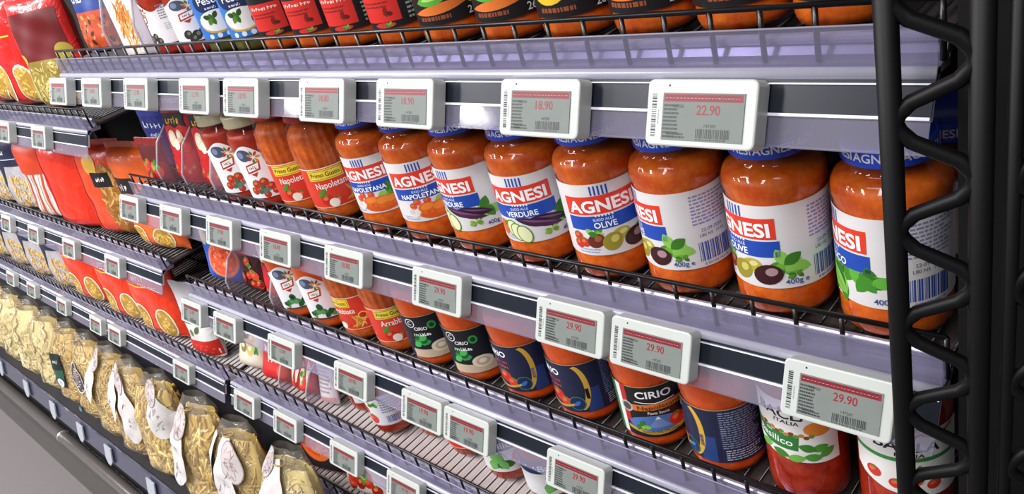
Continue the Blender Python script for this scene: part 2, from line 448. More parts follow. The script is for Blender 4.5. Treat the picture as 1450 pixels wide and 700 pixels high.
# ------------------------------------------------------------------ jars
def sauce_mat(name, col, col2):
    if name in MC: return MC[name]
    m = bpy.data.materials.new(name); m.use_nodes = True; nt = m.node_tree; b = nt.nodes['Principled BSDF']
    b.inputs['Roughness'].default_value = .38; b.inputs['Specular IOR Level'].default_value = .3
    tc = nt.nodes.new('ShaderNodeTexCoord'); n = nt.nodes.new('ShaderNodeTexNoise'); n.inputs['Scale'].default_value = 70; n.inputs['Detail'].default_value = 6; n.inputs['Roughness'].default_value = .65
    rp = nt.nodes.new('ShaderNodeValToRGB'); rp.color_ramp.elements[0].position = .36; rp.color_ramp.elements[1].position = .62
    rp.color_ramp.elements[0].color = lin(col2)+(1,); rp.color_ramp.elements[1].color = lin(col)+(1,)
    e = rp.color_ramp.elements.new(.72); e.color = tuple(min(1, x*1.15+.01) for x in lin(col))+(1,)
    nt.links.new(tc.outputs['Object'], n.inputs['Vector']); nt.links.new(n.outputs['Fac'], rp.inputs[0]); nt.links.new(rp.outputs[0], b.inputs['Base Color'])
    MC[name] = m; return m
SAUCE_O = sauce_mat('tomato_sauce_orange', '#f07a24', '#d25210')
SAUCE_B = sauce_mat('tomato_sauce_bright', '#fa6a14', '#ea500c')
SAUCE_R = sauce_mat('tomato_sauce_red', '#c23c20', '#982410')
SAUCE_F = sauce_mat('fluted_sauce', '#ea7626', '#be4c12')

PROF = {  # outside glass profile in mm (r, z); lid (r, z0, z1)
 'agnesi': ([(0, 0), (33, 0), (36.5, 1.5), (38.8, 6), (39, 14), (38.6, 21), (38.3, 23), (38.3, 92), (38.1, 94), (38.9, 97.5), (39.8, 103), (39.4, 108), (37.6, 113), (34, 117.5), (30.4, 120.5), (28.4, 123.5), (28, 127), (28, 133)], (30.5, 127, 142), 117),
 'fluted': ([(0, 0), (32, 0), (35.5, 2), (37.5, 7), (37.8, 14), (37.3, 16), (37.3, 70), (37.6, 72), (39, 84), (39.2, 98), (37.6, 112), (34.5, 123), (31.5, 129), (31, 135)], (33, 131, 147), 122),
 'crest': ([(0, 0), (34, 0), (37, 2), (38.5, 7), (38.3, 12), (38.3, 92), (38.6, 98), (37, 106), (33.5, 112), (32.8, 115), (32.8, 120)], (35, 116, 133), 107),
 'squat': ([(0, 0), (32, 0), (35.5, 2), (37.5, 7), (37.8, 12), (37.6, 14), (38.2, 80), (38.6, 84), (39.4, 96), (39, 106), (37, 115), (33.5, 122), (32, 126), (32, 131)], (34, 127, 143), 117),
 'slim': ([(0, 0), (31, 0), (34.5, 2), (36.5, 7), (36.8, 20), (36.6, 44), (36.6, 116), (36.9, 120), (35.5, 128), (32, 134), (31, 137), (31, 142)], (33, 138, 154), 130),
 'low': ([(0, 0), (31, 0), (34.5, 1.5), (36, 5), (36.8, 12), (37.6, 16), (38.2, 78), (38.6, 82), (38.6, 90), (36, 100), (32.5, 105), (32, 110)], (34, 106, 122), 97),
 'pesto': ([(0, 0), (28, 0), (31, 1.5), (32.5, 6), (32.8, 14), (32.8, 88), (33, 92), (31, 99), (28.5, 103), (28.5, 108)], (30.5, 104, 119), 95),
}
for k_, q_, n_ in (('squat', 'trim', 34.7/39.4), ('crest', 'trimcrest', 34.7/38.6)):
    PROF[q_] = ([(r*n_, z) for r, z in PROF[k_][0]], (PROF[k_][1][0]*n_, *PROF[k_][1][1:]), PROF[k_][2])
LIFT = 5
PROF = {k: ([(r, z+(LIFT if z > 13 else 0)) for r, z in p], (l[0], l[1]+LIFT, l[2]+LIFT), f+LIFT) for k, (p, l, f) in PROF.items()}
LABR = {'trim': 33.9, 'trimcrest': 34.75, 'agnesi': 38.6, 'fluted': 37.6, 'crest': 38.6, 'squat': 38.4, 'slim': 36.9, 'low': 38.5, 'pesto': 33.1}

def make_jar(shape, sauce, lidcol, art, name='sauce_jar', lidtext=None, cat='jar', conical=None):
    prof, (lr, l0, l1), fill = PROF[shape]
    t = thing(name, 'jar', cat)
    fl = None
    if shape == 'fluted':
        fl = lambda a, z: .022*math.cos(22*a)*max(0, min(1, (z*1000-72)/8))*max(0, min(1, (126-z*1000)/10))
    g = MB(); g.lathe([(r/1000, z/1000) for r, z in prof], M_GLASS, 88 if fl else 56, fl); g.build('glass', t)
    sp = [(max(0, r-1.1)/1000, max(z, 1.6)/1000) for r, z in prof if z <= fill]
    sp += [((prof[-1][0]-1.2)/1000, fill/1000), (0, (fill+.5)/1000)]
    s = MB(); s.lathe(sp, sauce, 88 if fl else 56, fl); s.build('sauce', t)
    m = mat('lid_'+lidcol.lstrip('#'), lidcol, rough=.3, coat=.4, noise=.04)
    l = MB(); R_ = lr/1000
    l.lathe([(R_-.0016, l0/1000), (R_+.0004, l0/1000+.0008), (R_+.0006, l0/1000+.002), (R_-.0004, l0/1000+.0035), (R_-.0004, l1/1000-.002), (R_-.0016, l1/1000-.0003), (R_-.004, l1/1000), (R_-.006, l1/1000-.0008), (0, l1/1000-.0008)], m, 64,
            lambda a, z: .004*math.cos(36*a) if z*1000 < l0+3.2 else 0)
    if lidtext:
        A = Art()
        for q in range(-3, 3): A.text(lidtext, 31*q, l0+4.6, 6.2, '#f4f4f6', 1, bold=.02)
        A.into(l, cyl_map(lr-.3), 3)
    l.build('lid', t)
    b = MB(); fn = cyl_map(LABR[shape])
    art.into(b, lambda u, v, o: fn(u, v+LIFT, o), 4.0)
    b.build('label', t, recalc=False)
    return t

def art_agnesi(var):
    a = Art()
    a.rect(-92, 22.5, 112, 94.5, '#dfdcda', 0)
    for k in range(5): a.rect(-8+k*3.6, 83.5, -6.3+k*3.6, 92.5, '#2747a8', 2)
    a.rect(-36, 64, 34, 82, '#e23a22', 3, shear=2.2)
    a.text('AGNESI', -1, 67.6, 11.2, '#ffffff', 5, width=62, bold=.03, rot=1.8)
    a.rect(-36, 48.5, 36, 62.5, '#1c49ad', 3, shear=2.2)
    a.text('SUGO ALLE' if var != 'basilico' else 'SUGO AL', -1, 58.3, 2.6, '#dfe6f4', 5, rot=1.8)
    a.text(var.upper(), 0, 51.2, 5.6, '#ffffff', 5, rot=1.8, bold=.02)
    for k in range(6): a.rect(-8+k*3, 62.6, -6.4+k*3, 64.6, '#f2f0ee', 4)
    if var == 'napoletana':
        pic_leaves(a, 26, 46, 26, 1, 8, 3); 
        for (u, v, s) in ((2, 38, 22), (16, 36, 24), (26, 36, 20)): a.poly(ell(u, v, s*.5, s*.34), '#e36a1e', 4); a.poly(ell(u, v+2, s*.34, s*.18, 10), '#f08a34', 5)
        a.poly(ell(14, 31, 24, 7), '#d9581a', 4)
        for (u, v) in ((-14, 42), (-8, 47), (4, 47)): pic_tomato(a, u, v, 9, 4, '#d84a30')
        a.poly(ell(-16, 34, 9, 6), '#e8e2d8', 4); a.poly(ell(-18, 35, 4, 3), '#cfd0cc', 5)
    elif var == 'verdure':
        pic_leaves(a, 38, 46, 34, 1, 13, 4); pic_leaves(a, -24, 42, 16, 1, 6, 9)
        for i, (u, v, r) in enumerate(((10, 44, -14), (20, 42, -16), (28, 45, -12))):
            a.poly(leafp(u, v, 40, 9, r), ('#3c1f3c', '#4c2348', '#2e1730')[i], 4+i); a.poly(leafp(u, v+1, 28, 2, r), '#7d4a72', 7)
        for i, (u, v) in enumerate(((-14, 37), (-9, 34), (-2, 32))): a.poly(ell(u, v, 8, 10.5, 24), '#4b8a2c', 5+2*i); a.poly(ell(u, v, 6.8, 9.3, 24), '#e6e8b6', 6+2*i)
        a.poly(ell(-28, 37, 7, 9), '#de6a2c', 4)
        pic_leaves(a, 24, 32, 14, 7, 7, 2, ('#86b53e', '#a6cf5a', '#6a9a2c'))
    elif var == 'olive':
        pic_leaves(a, 38, 42, 32, 1, 11, 5); pic_leaves(a, -10, 44, 20, 1, 7, 8)
        for (u, v) in ((-30, 42), (-24, 36), (-31, 34)): pic_tomato(a, u, v, 11, 3, '#c93420')
        pic_olive(a, -12, 38, 9, 7, 30, '#6b2a1c', '#a4553a', 4); pic_olive(a, 3, 36, 10, 8.5, 40, '#9a8f2a', '#cfc56a', 6); pic_olive(a, 12, 42, 9, 6, 10, '#b3a63c', '#dcd486', 5)
        pic_olive(a, 25, 35, 11.5, 9, 15, '#3a1418', '#a8868a', 8); pic_leaves(a, 44, 34, 12, 3, 5, 2, ('#3f7a1e', '#58962a'))
    else:
        pic_leaves(a, 6, 42, 44, 1, 14, 6, ('#3f8a24', '#5fae38', '#86c95a', '#2f7018'), .6, .3); pic_leaves(a, 34, 42, 30, 2, 9, 7, ('#3f8a24', '#5fae38', '#2f7018'), .6, .34)
        a.poly(leafp(2, 36, 34, 15, -34), '#7cc24e', 7); a.poly(leafp(2, 36, 30, 1.2, -34), '#4a922c', 8)
    a.text('400g e', 46, 26.5, 4.6, '#3a4a8a', 8, rot=3, bold=.01)
    a.lines(-32, 24.5, -8, 30, 2, '#8aa0c8', 2, 4)
    a.lines(58, 62, 96, 90, 9, '#8a8ab8', 2, 7); a.text('22-09-2020', 74, 55.5, 3.0, '#4a4a52', 3, bold=0); a.text('L80 N5  14 42', 74, 50.8, 2.8, '#4a4a52', 3, bold=0)
    a.bars(60, 28, 90, 46, '#2c4aa0', 2, 11); a.text('8 001200 042136', 75, 24.2, 2.4, '#2c4aa0', 3, bold=0)
    a.lines(-90, 30, -48, 88, 16, '#8a8ab8', 2, 17)
    return a
def art_gusto(var):
    a = Art(); a.rect(-100, 15.5, 100, 70.5, '#d83a26', 0); a.rect(-100, 69, 100, 70.5, '#e8d8b8', 2); a.rect(-100, 15.5, 100, 16.6, '#e8c9a0', 2)
    a.rect(-27, 54, 20, 68, '#f3d23a', 2); a.rect(-25.5, 55.3, 18.5, 66.7, '#3a7a2c', 3); a.rect(-24.8, 56, 17.8, 66, '#f3d23a', 4)
    a.text('Primo Gusto', -3.5, 58.6, 5.6, '#3a4a1c', 5, width=39, bold=.02)
    a.text(var, 2, 43, 8.6, '#fbeee2', 4, width=46, bold=.01, rot=2)
    pic_tomato(a, -12, 27, 17, 2, '#c22a18'); pic_tomato(a, 4, 24, 14, 2, '#cf3420'); a.poly(ell(-4, 22, 7, 6), '#efe6d2', 5)
    a.poly(leafp(-16, 37, 18, 6, 40), '#4c8a2c', 5)
    for i in range(9): a.poly(leafp(22+(i % 3)*5, 24+i*1.3, 22, 3, 20+i*17), ('#e0a83e', '#c98a2a', '#eec46a')[i % 3], 3+i % 4)
    a.poly(ell(34, 38, 7, 6), '#f0d24a', 3); a.poly(ell(34, 38, 5.4, 4.4), '#b8341c', 4)
    a.lines(52, 20, 84, 66, 13, '#f4b8a4', 2, 5); a.lines(-88, 22, -44, 64, 12, '#f4b8a4', 2, 6)
    return a
def art_crest(var):
    if var == 'olive':
        a = art_crest_('olive'); a.items = [([(x, 12 + (y-12)*.72) for x, y in p], f, m, l) for p, f, m, l in a.items]; return a
    return art_crest_(var)
def art_crest_(var):
    a = Art()
    top = [(-60+t*3, 78+14*math.exp(-((t*3-60)/20.)**2)-7*math.exp(-((t*3-90)/14.)**2)+6*math.exp(-((t*3-125)/26.)**2)-5*(t == 0)) for t in range(58)]
    a.poly([(-60, 12)] + [(111, 12)] + top[::-1], '#eceaea', 0)
    a.poly(ell(0, 78, 17, 11), '#e8e4e0', 1); a.poly(ell(-5, 78, 12, 9), '#46506a', 2); a.poly(ell(-9, 79, 5, 5), '#7d88a4', 3)
    for k in range(7): a.poly(leafp(10+6*math.cos(R(k*51)), 74+6*math.sin(R(k*51)), 8, 3.5, k*51), ('#c98a2a', '#b3341c', '#5a7a2c')[k % 3], 3+k % 2)
    a.poly([(-9, 50), (13, 55), (16, 68), (-8, 63)], '#b8321e', 3); a.poly([(-6.5, 53), (11, 57), (13.2, 65.5), (-5.8, 61)], '#f0eee8', 4); a.text('1935', 3, 57, 4.6, '#5a2418', 5, rot=12)
    a.poly([(-4, 49.5), (8, 52), (3, 45)], '#b8321e', 3)
    if var == 'tomato':
        for (u, v, s) in ((-2, 34, 15), (10, 36, 14), (4, 26, 15), (18, 28, 13), (-10, 24, 13), (22, 20, 11), (8, 17, 11)): pic_tomato(a, u, v, s, 2, '#b83020')
        pic_leaves(a, 4, 24, 20, 6, 5, 3, ('#5d7d6a', '#4a6a4a'))
    elif var == 'basil':
        for (u, v, s) in ((0, 30, 22), (16, 24, 20), (-12, 22, 16)): pic_leaves(a, u, v, s, 2, 9, int(s), ('#2f6a34', '#3f8246', '#5a9a58', '#24552a'), .55, .42)
        a.rect(-20, 12.5, 30, 16, '#5a3a24', 5)
    else:
        for (u, v, s) in ((-6, 26, 8), (6, 22, 9), (16, 27, 8), (0, 17, 8), (22, 18, 8)): pic_olive(a, u, v, s, s*.75, s*9, '#34322c', '#7a7a62', 3)
    a.lines(38, 56, 70, 84, 6, '#8a8a94', 2, 9); a.bars(52, 18, 74, 32, '#26262a', 2, 3); a.lines(40, 36, 76, 50, 4, '#b8b6bc', 2, 2)
    return a
def art_cirio(var):
    a = Art(); base = {'green': '#15171f', 'navy': '#1c2340', 'black': '#18171b'}[var]
    a.rect(-90, 12.5, 104, 79, base, 0); a.rect(-90, 78, 104, 79, '#b8a070', 2)
    if var == 'black':
        a.rect(-43, 13, -36, 79, '#e8e8e6', 2); a.rect(-50, 13, -43, 79, '#2f7a3c', 2); a.rect(-36, 30, -29, 79, '#b82a20', 2)
        a.text('CIRIO', 0, 64, 8.6, '#ffffff', 4, width=37, bold=.02)
        a.poly([(-21, 59), (0, 56.5), (21, 59), (21, 59.8), (0, 57.6), (-21, 59.8)], '#ffffff', 4)
        a.rect(-29, 47, 36, 55, '#d8782c', 2, shear=3); a.text('Napoletana', 4, 49.6, 5.2, '#5a1a0c', 4, width=46, rot=2.5, bold=.01)
        a.text('Pasta Sauce', 2, 43, 3.4, '#f0e0d0', 4)
        a.poly(ell(-31, 51, 7, 7), '#b8b4ac', 3); a.poly(ell(-31, 51, 5, 5), '#4a4844', 4)
        a.poly(ell(-2, 30, 30, 11), '#4f78b8', 2); a.poly([(-12, 25), (0, 40), (13, 25)], '#7a92c4', 3); a.poly([(-3, 36), (0, 40), (3, 36)], '#f0f0f4', 4)
        pic_leaves(a, -18, 28, 18, 4, 8, 4); pic_tomato(a, 20, 31, 18, 3, '#cf2a18'); pic_tomato(a, 30, 27, 14, 6, '#d8402a')
        a.poly([(-34+t*3.4, 22-6*math.sin(math.pi*t/20)) for t in range(21)] + [(34-t*3.4, 26.5-6*math.sin(math.pi*t/20)) for t in range(21)], '#c9a23a', 7)
        a.text('TRADIZIONE ITALIANA', 0, 18.2, 2.8, '#3a2c0c', 8, width=40)
    elif var == 'green':
        a.poly(ell(-20, 68, 7.5, 7), '#e8e8e6', 2); a.poly(ell(-20, 68, 6.3, 5.8), base, 3); a.text('C', -20, 65.4, 6, '#e8e8e6', 4)
        a.text('CIRIO', -6, 57, 5, '#ffffff', 4, rot=0); pic_leaves(a, -12, 40, 26, 2, 10, 5, ('#1f7a34', '#2c9a44', '#155a24', '#49b45a'), .55, .35)
        a.poly(ell(10, 63, 6, 6), '#2f9a48', 3); a.poly(ell(10, 63, 3.4, 3.4), '#0e3a1a', 4)
        a.rect(-30, 13, 36, 26, '#cdb89a', 3); a.poly(ell(14, 29, 14, 9), '#e6d8be', 4); a.poly(ell(14, 29, 9, 6), '#c9b48c', 5); a.poly(ell(14, 30, 5, 3.4), '#efe6d2', 6)
        a.text('Genovese', -6, 48, 5, '#f0f0ea', 6, rot=3)
    else:
        a.text('CIRIO', -22, 62, 8, '#ffffff', 4, width=32, bold=.02)
        a.text('Pomodoro', -16, 52.5, 4.6, '#d8402a', 4); a.text('Passata', -14, 46, 3.6, '#e86a4a', 4)
        pts = [(12+14*math.sin(R(q)), 46-31*math.cos(R(q))) for q in range(10, 171, 10)]; pts2 = [(8+12*math.sin(R(q)), 46-29*math.cos(R(q))) for q in range(170, 9, -10)]
        a.poly(pts+pts2, '#d8aa3c', 2)
        pic_tomato(a, -16, 33, 20, 2, '#c8281a'); pic_tomato(a, -6, 26, 16, 5, '#d4402a'); a.poly([(-34+t*2.4, 22-5*math.sin(math.pi*t/16)) for t in range(17)] + [(4-t*2.4, 25-5*math.sin(math.pi*t/16)) for t in range(17)], '#c9a23a', 7)
        a.poly(ell(8, 25, 10, 10), '#3f7a6a', 5); a.poly(ell(8, 25, 8.8, 8.8), '#1a2c52', 6); a.poly(leafp(8, 25, 11, 5, 40), '#3f6fb8', 7)
        a.rect(20, 13, 36, 45, '#26417c', 2)
    a.rect(40, 14, 98, 77, '#232a48' if var != 'black' else '#2a2a30', 1); a.lines(42, 30, 84, 76, 17, '#9096b4', 3, 5, .42); a.lines(44, 15, 84, 29, 5, '#c4c8d8', 3, 8, .4)
    a.lines(-86, 20, -56, 72, 14, '#8088a8', 3, 5)
    return a
def art_bacla(var):
    a = Art()
    pts = [(-48, 66), (-40, 60), (-20, 53), (0, 49), (24, 47), (42, 47), (42, 117), (-48, 117)]
    a.poly(pts, '#eceae4', 0)
    if var == 'basil':
        a.poly([(-8, 108), (6, 116), (20, 110), (34, 116.5), (34, 114), (20, 107), (6, 113), (-8, 105)], '#c23a34', 2)
        a.text('BACLA', -4, 97, 9.5, '#1c1c1e', 3, width=50, bold=.02, rot=-4); a.text('ITALIA', -2, 91, 4, '#1c1c1e', 3, width=22, rot=-4)
        a.poly(ell(24, 86, 12, 8), '#e88a2c', 2)
        for i in range(12): a.poly(ell(-28+i*4.2, 82-i*.5+(i % 2)*2, 2.6, 2.2, n=8), ('#b8862c', '#8a3a1c', '#6a8a2c')[i % 3], 3)
        a.poly([(-48, 70), (-20, 62), (6, 61), (8, 78), (-20, 80), (-48, 88)], '#2c7a34', 2)
        a.text('Basilico', -16, 67.5, 7.4, '#f4f4ee', 4, width=36, rot=-5); a.text('con', -20, 77, 3.2, '#f4f4ee', 4)
        for (u, v, r) in ((-26, 58, 20), (-10, 55, -12), (4, 52.5, 8), (18, 54, -6), (30, 58, 30), (24, 64, 12), (14, 65, -20)): a.poly(leafp(u, v, 16, 9, r), ('#4f9a34', '#6fb84a', '#3c8228')[int(u) % 3], 4+int(v) % 3)
    else:
        a.poly([(-8, 108), (6, 116), (20, 110), (34, 116.5), (34, 114), (20, 107), (6, 113), (-8, 105)], '#c23a34', 2)
        a.text('BACLA', -4, 97, 9.5, '#1c1c1e', 3, width=50, bold=.02, rot=-4); a.text('ITALIA', -2, 91, 4, '#1c1c1e', 3, width=22, rot=-4)
        a.rect(-48, 86, 42, 90, '#3a8a3c', 2)
        for (u, v, s) in ((-30, 68, 13), (-12, 62, 12), (2, 66, 12), (16, 60, 12), (30, 66, 12)): pic_tomato(a, u, v, s, 3, '#cf3a28')
        pic_leaves(a, 4, 74, 16, 3, 6, 3)
    return a
def art_white(): # white label with barcode, seen from its back
    a = Art(); a.rect(-60, 17, 60, 78, '#e9e9ea', 0); a.bars(-14, 22, 16, 36, '#3a52a8', 2, 4); a.lines(-18, 42, 18, 72, 6, '#8f9ac4', 2, 3)
    pic_leaves(a, -34, 60, 20, 2, 8, 2); pic_tomato(a, 42, 40, 20, 3); a.rect(-60, 17, 60, 19, '#d0d0d8', 2)
    pic_tomato(a, -40, 30, 22, 3, '#d8463a'); pic_tomato(a, -52, 46, 18, 3, '#c83a2c')
    return a
def art_red():
    a = Art(); a.rect(-90, 15, 90, 79, '#d83226', 0); a.rect(-90, 15, 90, 16.4, '#f0c0a0', 2); a.rect(-30, 58, 26, 72, '#f0c838', 2); a.text('Primo Gusto', -2, 62, 6, '#3a4a1c', 4, width=46); a.text('Bolognese', 0, 47, 7, '#fbeee2', 4, width=44)
    for i in range(12): a.poly(leafp(4+7*math.cos(R(i*40)), 31+6*math.sin(R(i*40)), 14, 3.2, i*40+40), ('#e0a83e', '#7a9a3a', '#eec46a')[i % 3], 3+i % 4)
    return a
def art_basilico():
    a = Art(); a.rect(-90, 16, 90, 79, '#e7e7e6', 0); a.rect(-90, 56, 90, 79, '#1e2f5c', 2); a.text('Basilico', -6, 61, 10, '#ffffff', 4, width=52, bold=.015)
    pic_leaves(a, -14, 36, 44, 2, 16, 4, ('#3f8a3a', '#5aa84a', '#2c6a2c', '#78bb62')); pic_tomato(a, 20, 40, 26, 4, '#d8402c'); a.poly(ell(20, 40, 7, 6), '#f0d8c8', 8)
    a.rect(14, 18, 70, 32, '#ccd0d6', 6, shear=6); a.lines(18, 24, 50, 36, 2, '#8a90a0', 7)
    return a
def art_veg(var):   # black label, vegetables, weight line
    a = Art(); a.rect(-88, 14, 88, 92, '#141214', 0)
    if var == 'red':
        a.rect(-32, 20, 15, 50, '#d42a20', 2); a.text('ARRABBIATA', -8.5, 43, 3.8, '#f4c8bc', 4, width=40); a.lines(-26, 33, 8, 40, 2, '#8a1a14', 3, 4)
        pic_leaves(a, 0, 29, 14, 3, 7, 4, ('#7a1a14', '#8a2418', '#5a120e')); a.poly(ell(8, 56, 5, 3.2), '#5fa83c', 3); a.poly(ell(-4, 17, 12, 2.6), '#c0322a', 3); pic_leaves(a, 0, 17.5, 8, 4, 5, 2)
        a.rect(-34, 62, 22, 92, '#c8481e', 2); a.lines(22, 18, 58, 64, 11, '#9aa89a', 3, 3)
    else:
        a.poly(ell(-14, 54, 22, 20), '#d8301e', 2); a.poly(ell(-16, 58, 14, 12), '#ee5a3a', 3); a.poly(ell(-14, 56, 8, 7), '#f08a6a', 4); a.poly(ell(14, 50, 18, 16), '#e04028', 3); a.poly(ell(16, 54, 9, 10), '#f06a4a', 4)
        a.poly(ell(32, 52, 12, 14), '#dba070', 3)
        if var == 'carrot':
            a.poly(leafp(-6, 28, 62, 9, 6), '#e2762c', 5); a.poly(leafp(-12, 37, 36, 12, 8), '#5aa838', 6); a.poly(leafp(-12, 38, 24, 5, 8), '#a6d86a', 7)
            for (u, v) in ((24, 30), (32, 34), (38, 30)): a.poly(ell(u, v, 5, 4), ('#e0a83e', '#e8782c')[u % 2], 6)
            pic_leaves(a, 36, 36, 12, 6, 4, 2)
        else:
            a.poly(ell(-20, 34, 16, 10), '#e8c02c', 5); a.poly(ell(-22, 37, 9, 5), '#f4dc5a', 6); pic_leaves(a, 4, 32, 16, 5, 6, 3, ('#2c5a1c', '#3f7a28', '#1c3a14')); a.poly(ell(4, 30, 7, 6), '#241a24', 8)
        a.text('260g e', 30, 17, 6.4, '#e8e8e6', 9, bold=.008); a.lines(-30, 17, 4, 22, 1, '#8a4a2c', 4, 3, .7)
        a.lines(-76, 20, -46, 64, 9, '#8a9a8a', 3, 3)
    return a
def art_pesto():
    a = Art(); a.rect(-80, 14, 80, 90, '#2f74c8', 0)
    a.poly(ell(-6, 58, 24, 13), '#1d2c58', 2); a.text('Pesto', -6, 56, 8.5, '#ffffff', 4, width=30); a.text('Genovese', -6, 50, 3.2, '#e8e8ee', 4)
    a.poly(ell(-4, 34, 27, 14), '#c9a23a', 3); a.poly(ell(-4, 35.5, 25.5, 13), '#eceae4', 4); pic_leaves(a, -10, 40, 20, 5, 10, 6, ('#3f6a24', '#56882e', '#2c4a18'))
    a.poly(ell(14, 32, 7, 7), '#1f4a94', 9); a.poly(ell(0, 80, 20, 8), '#e8e4dc', 2)
    for k in range(4): a.poly(ell(-20+k*12, 17.5, 3.4, 3), '#d8e4f4', 3)
    a.lines(36, 20, 70, 84, 10, '#c8dcf4', 3, 3)
    return a

JARS = {}
def kind(key):
    if key in JARS: return JARS[key], True
    k, _, v = key.partition(':')
    if k == 'agnesi': j = make_jar('agnesi', SAUCE_O, '#1748c8', art_agnesi(v), lidtext='AGNESI')
    elif k == 'gusto': j = make_jar('fluted', SAUCE_F, '#c82a20', art_gusto(v))
    elif k == 'crest': j = make_jar('trimcrest' if v == 'olive' else 'crest', SAUCE_B if v == 'basil' else SAUCE_R, '#b5ad86', art_crest(v))
    elif k == 'cirio': j = make_jar('squat', SAUCE_B, '#1c1c20' if v != 'navy' else '#26386c', art_cirio(v))
    elif k == 'bacla': j = make_jar('slim', SAUCE_R, '#d8d8d6', art_bacla(v))
    elif k == 'white': j = make_jar('low', SAUCE_R, '#e0e0e2', art_white())
    elif k == 'blue': j = make_jar('low', SAUCE_R, '#1748c8', art_white(), lidtext='AGNESI')
    elif k == 'red': j = make_jar('low', SAUCE_R, '#c82a20', art_red())
    elif k == 'basilico': j = make_jar('low', SAUCE_R, '#26386c', art_basilico())
    elif k == 'veg': j = make_jar('trim', SAUCE_O, '#1c1c20', art_veg(v))
    elif k == 'pesto': j = make_jar('pesto', sauce_mat('pesto_sauce', '#77762c', '#4c4a1a'), '#1d3a8c', art_pesto(), name='pesto_jar')
    JARS[key] = j; return j, False
def place(key, x, y, z, phi, label, group):
    j, used = kind(key)
    az = math.atan2(-y, -x) + R(phi) + math.pi/2
    loc = U(x, y, z) + Vector((0, 0, .0005)); rot = (0, 0, az)
    if used: return dup(j, loc, rot, label, group)
    j.location = loc; j.rotation_euler = rot; j['label'] = label; j['group'] = group
    return j
JY = 1.102
z2 = deckz('r2'); g2 = 'sauce jars on the second shelf'
for key, x, phi, lab in (
    ('agnesi:napoletana', -1.685, -37, 'blue-lidded sauce jar with orange food picture, standing next to the fluted red-label jars'),
    ('agnesi:napoletana', -1.507, -15, 'blue-lidded sauce jar whose NAPOLETANA white label faces front, second of the white-label row'),
    ('agnesi:verdure', -1.328, -55, 'blue-lidded sauce jar turned left, eggplant picture at the edge of its label'),
    ('agnesi:verdure', -1.146, -28, 'blue-lidded sauce jar reading VERDURE with zucchini slices facing front'),
    ('agnesi:olive', -0.957, -6, 'blue-lidded sauce jar with red logo and OLIVE label facing straight out'),
    ('agnesi:olive', -0.776, -79, 'blue-lidded sauce jar turned far left, showing small print, date and barcode'),
    ('agnesi:olive', -0.589, -56, 'blue-lidded OLIVE sauce jar with dark olive picture, between small-print jar and black post'),
    ('agnesi:basilico', -0.405, -76, 'blue-lidded sauce jar with green basil leaves on its label, behind the black post')):
    place(key, x, JY, z2, phi, lab, g2)
place('blue:', -.385, 1.292, z2, 40, 'short blue-lidded jar in the back row, behind the basil jar and the black post', g2)
for key, x, phi, lab in (
    ('gusto:Napoletana', -1.913, -12, 'fluted orange sauce jar with red Napoletana label, beside the white-label row'),
    ('gusto:Napoletana', -2.087, -20, 'fluted orange sauce jar half hidden behind the red Napoletana jar'),
    ('crest:tomato', -2.262, -38, 'gold-lidded sauce jar with wavy white label, right one of the pair'),
    ('crest:tomato', -2.434, -34, 'gold-lidded sauce jar with wavy white label, left one of the pair')):
    place(key, x, JY, z2, phi, lab, g2)
z3 = deckz('r3'); g3 = 'sauce jars on the third shelf'
for key, x, phi, lab in (
    ('bacla:basil', -.587, -22, 'tall sauce jar with white and green Basilico label under the rightmost low price tag'),
    ('bacla:tomato', -.402, 8, 'tall sauce jar with tomatoes on white label, behind the black post at bottom right'),
    ('cirio:navy', -.768, -72, 'navy-label sauce jar turned to its small print, beside the white and green label jar'),
    ('cirio:black', -.946, -2, 'black-label sauce jar with orange Napoletana banner and vegetable picture'),
    ('cirio:navy', -1.145, -38, 'navy-label sauce jar with gold arc and tomatoes, right one of the adjoining pair'),
    ('cirio:navy', -1.332, -34, 'navy-label sauce jar with gold arc and tomatoes, left one of the adjoining pair'),
    ('cirio:green', -1.522, -24, 'near-black label sauce jar with green leaves and cheese, right one of two'),
    ('cirio:green', -1.702, -20, 'near-black label sauce jar with green leaves and cheese, left one of two'),
    ('gusto:Arrabbiata', -1.876, -10, 'fluted sauce jar with red label and yellow banner facing front, third shelf'),
    ('gusto:Arrabbiata', -2.053, -60, 'fluted sauce jar with red label turned to its lines of white print'),
    ('crest:basil', -2.236, -38, 'bright orange sauce jar with wavy white label and basil leaves, right one of two'),
    ('crest:basil', -2.412, -34, 'bright orange sauce jar with wavy white label and basil leaves, left one of two')):
    place(key, x, JY, z3, phi, lab, g3)
z4 = deckz('r4'); g4 = 'small jars on the fourth shelf'
for key, x, y, phi, lab in (
    ('white:', -2.20, 1.13, -2, 'white-label jar showing a blue barcode on the fourth shelf'),
    ('white:', -2.40, 1.17, 38, 'white-label jar with red tomatoes, partly hidden by the white barcode jar'),
    ('red:', -2.022, 1.195, 4, 'small red-label sauce jar standing back on the pale wire deck, left one of two'),
    ('red:', -1.84, 1.18, 4, 'small red-label sauce jar standing back on the pale wire deck, right one of two'),
    ('basilico:', -1.64, 1.16, -10, 'small jar with navy band and green basil picture on the fourth shelf'),
    ('basilico:', -1.45, 1.15, 20, 'small jar with basil and tomato picture, rightmost on the fourth shelf')):
    place(key, x, y, z4, phi, lab, g4)
z1 = deckz('r1'); g1 = 'jars on the top shelf'
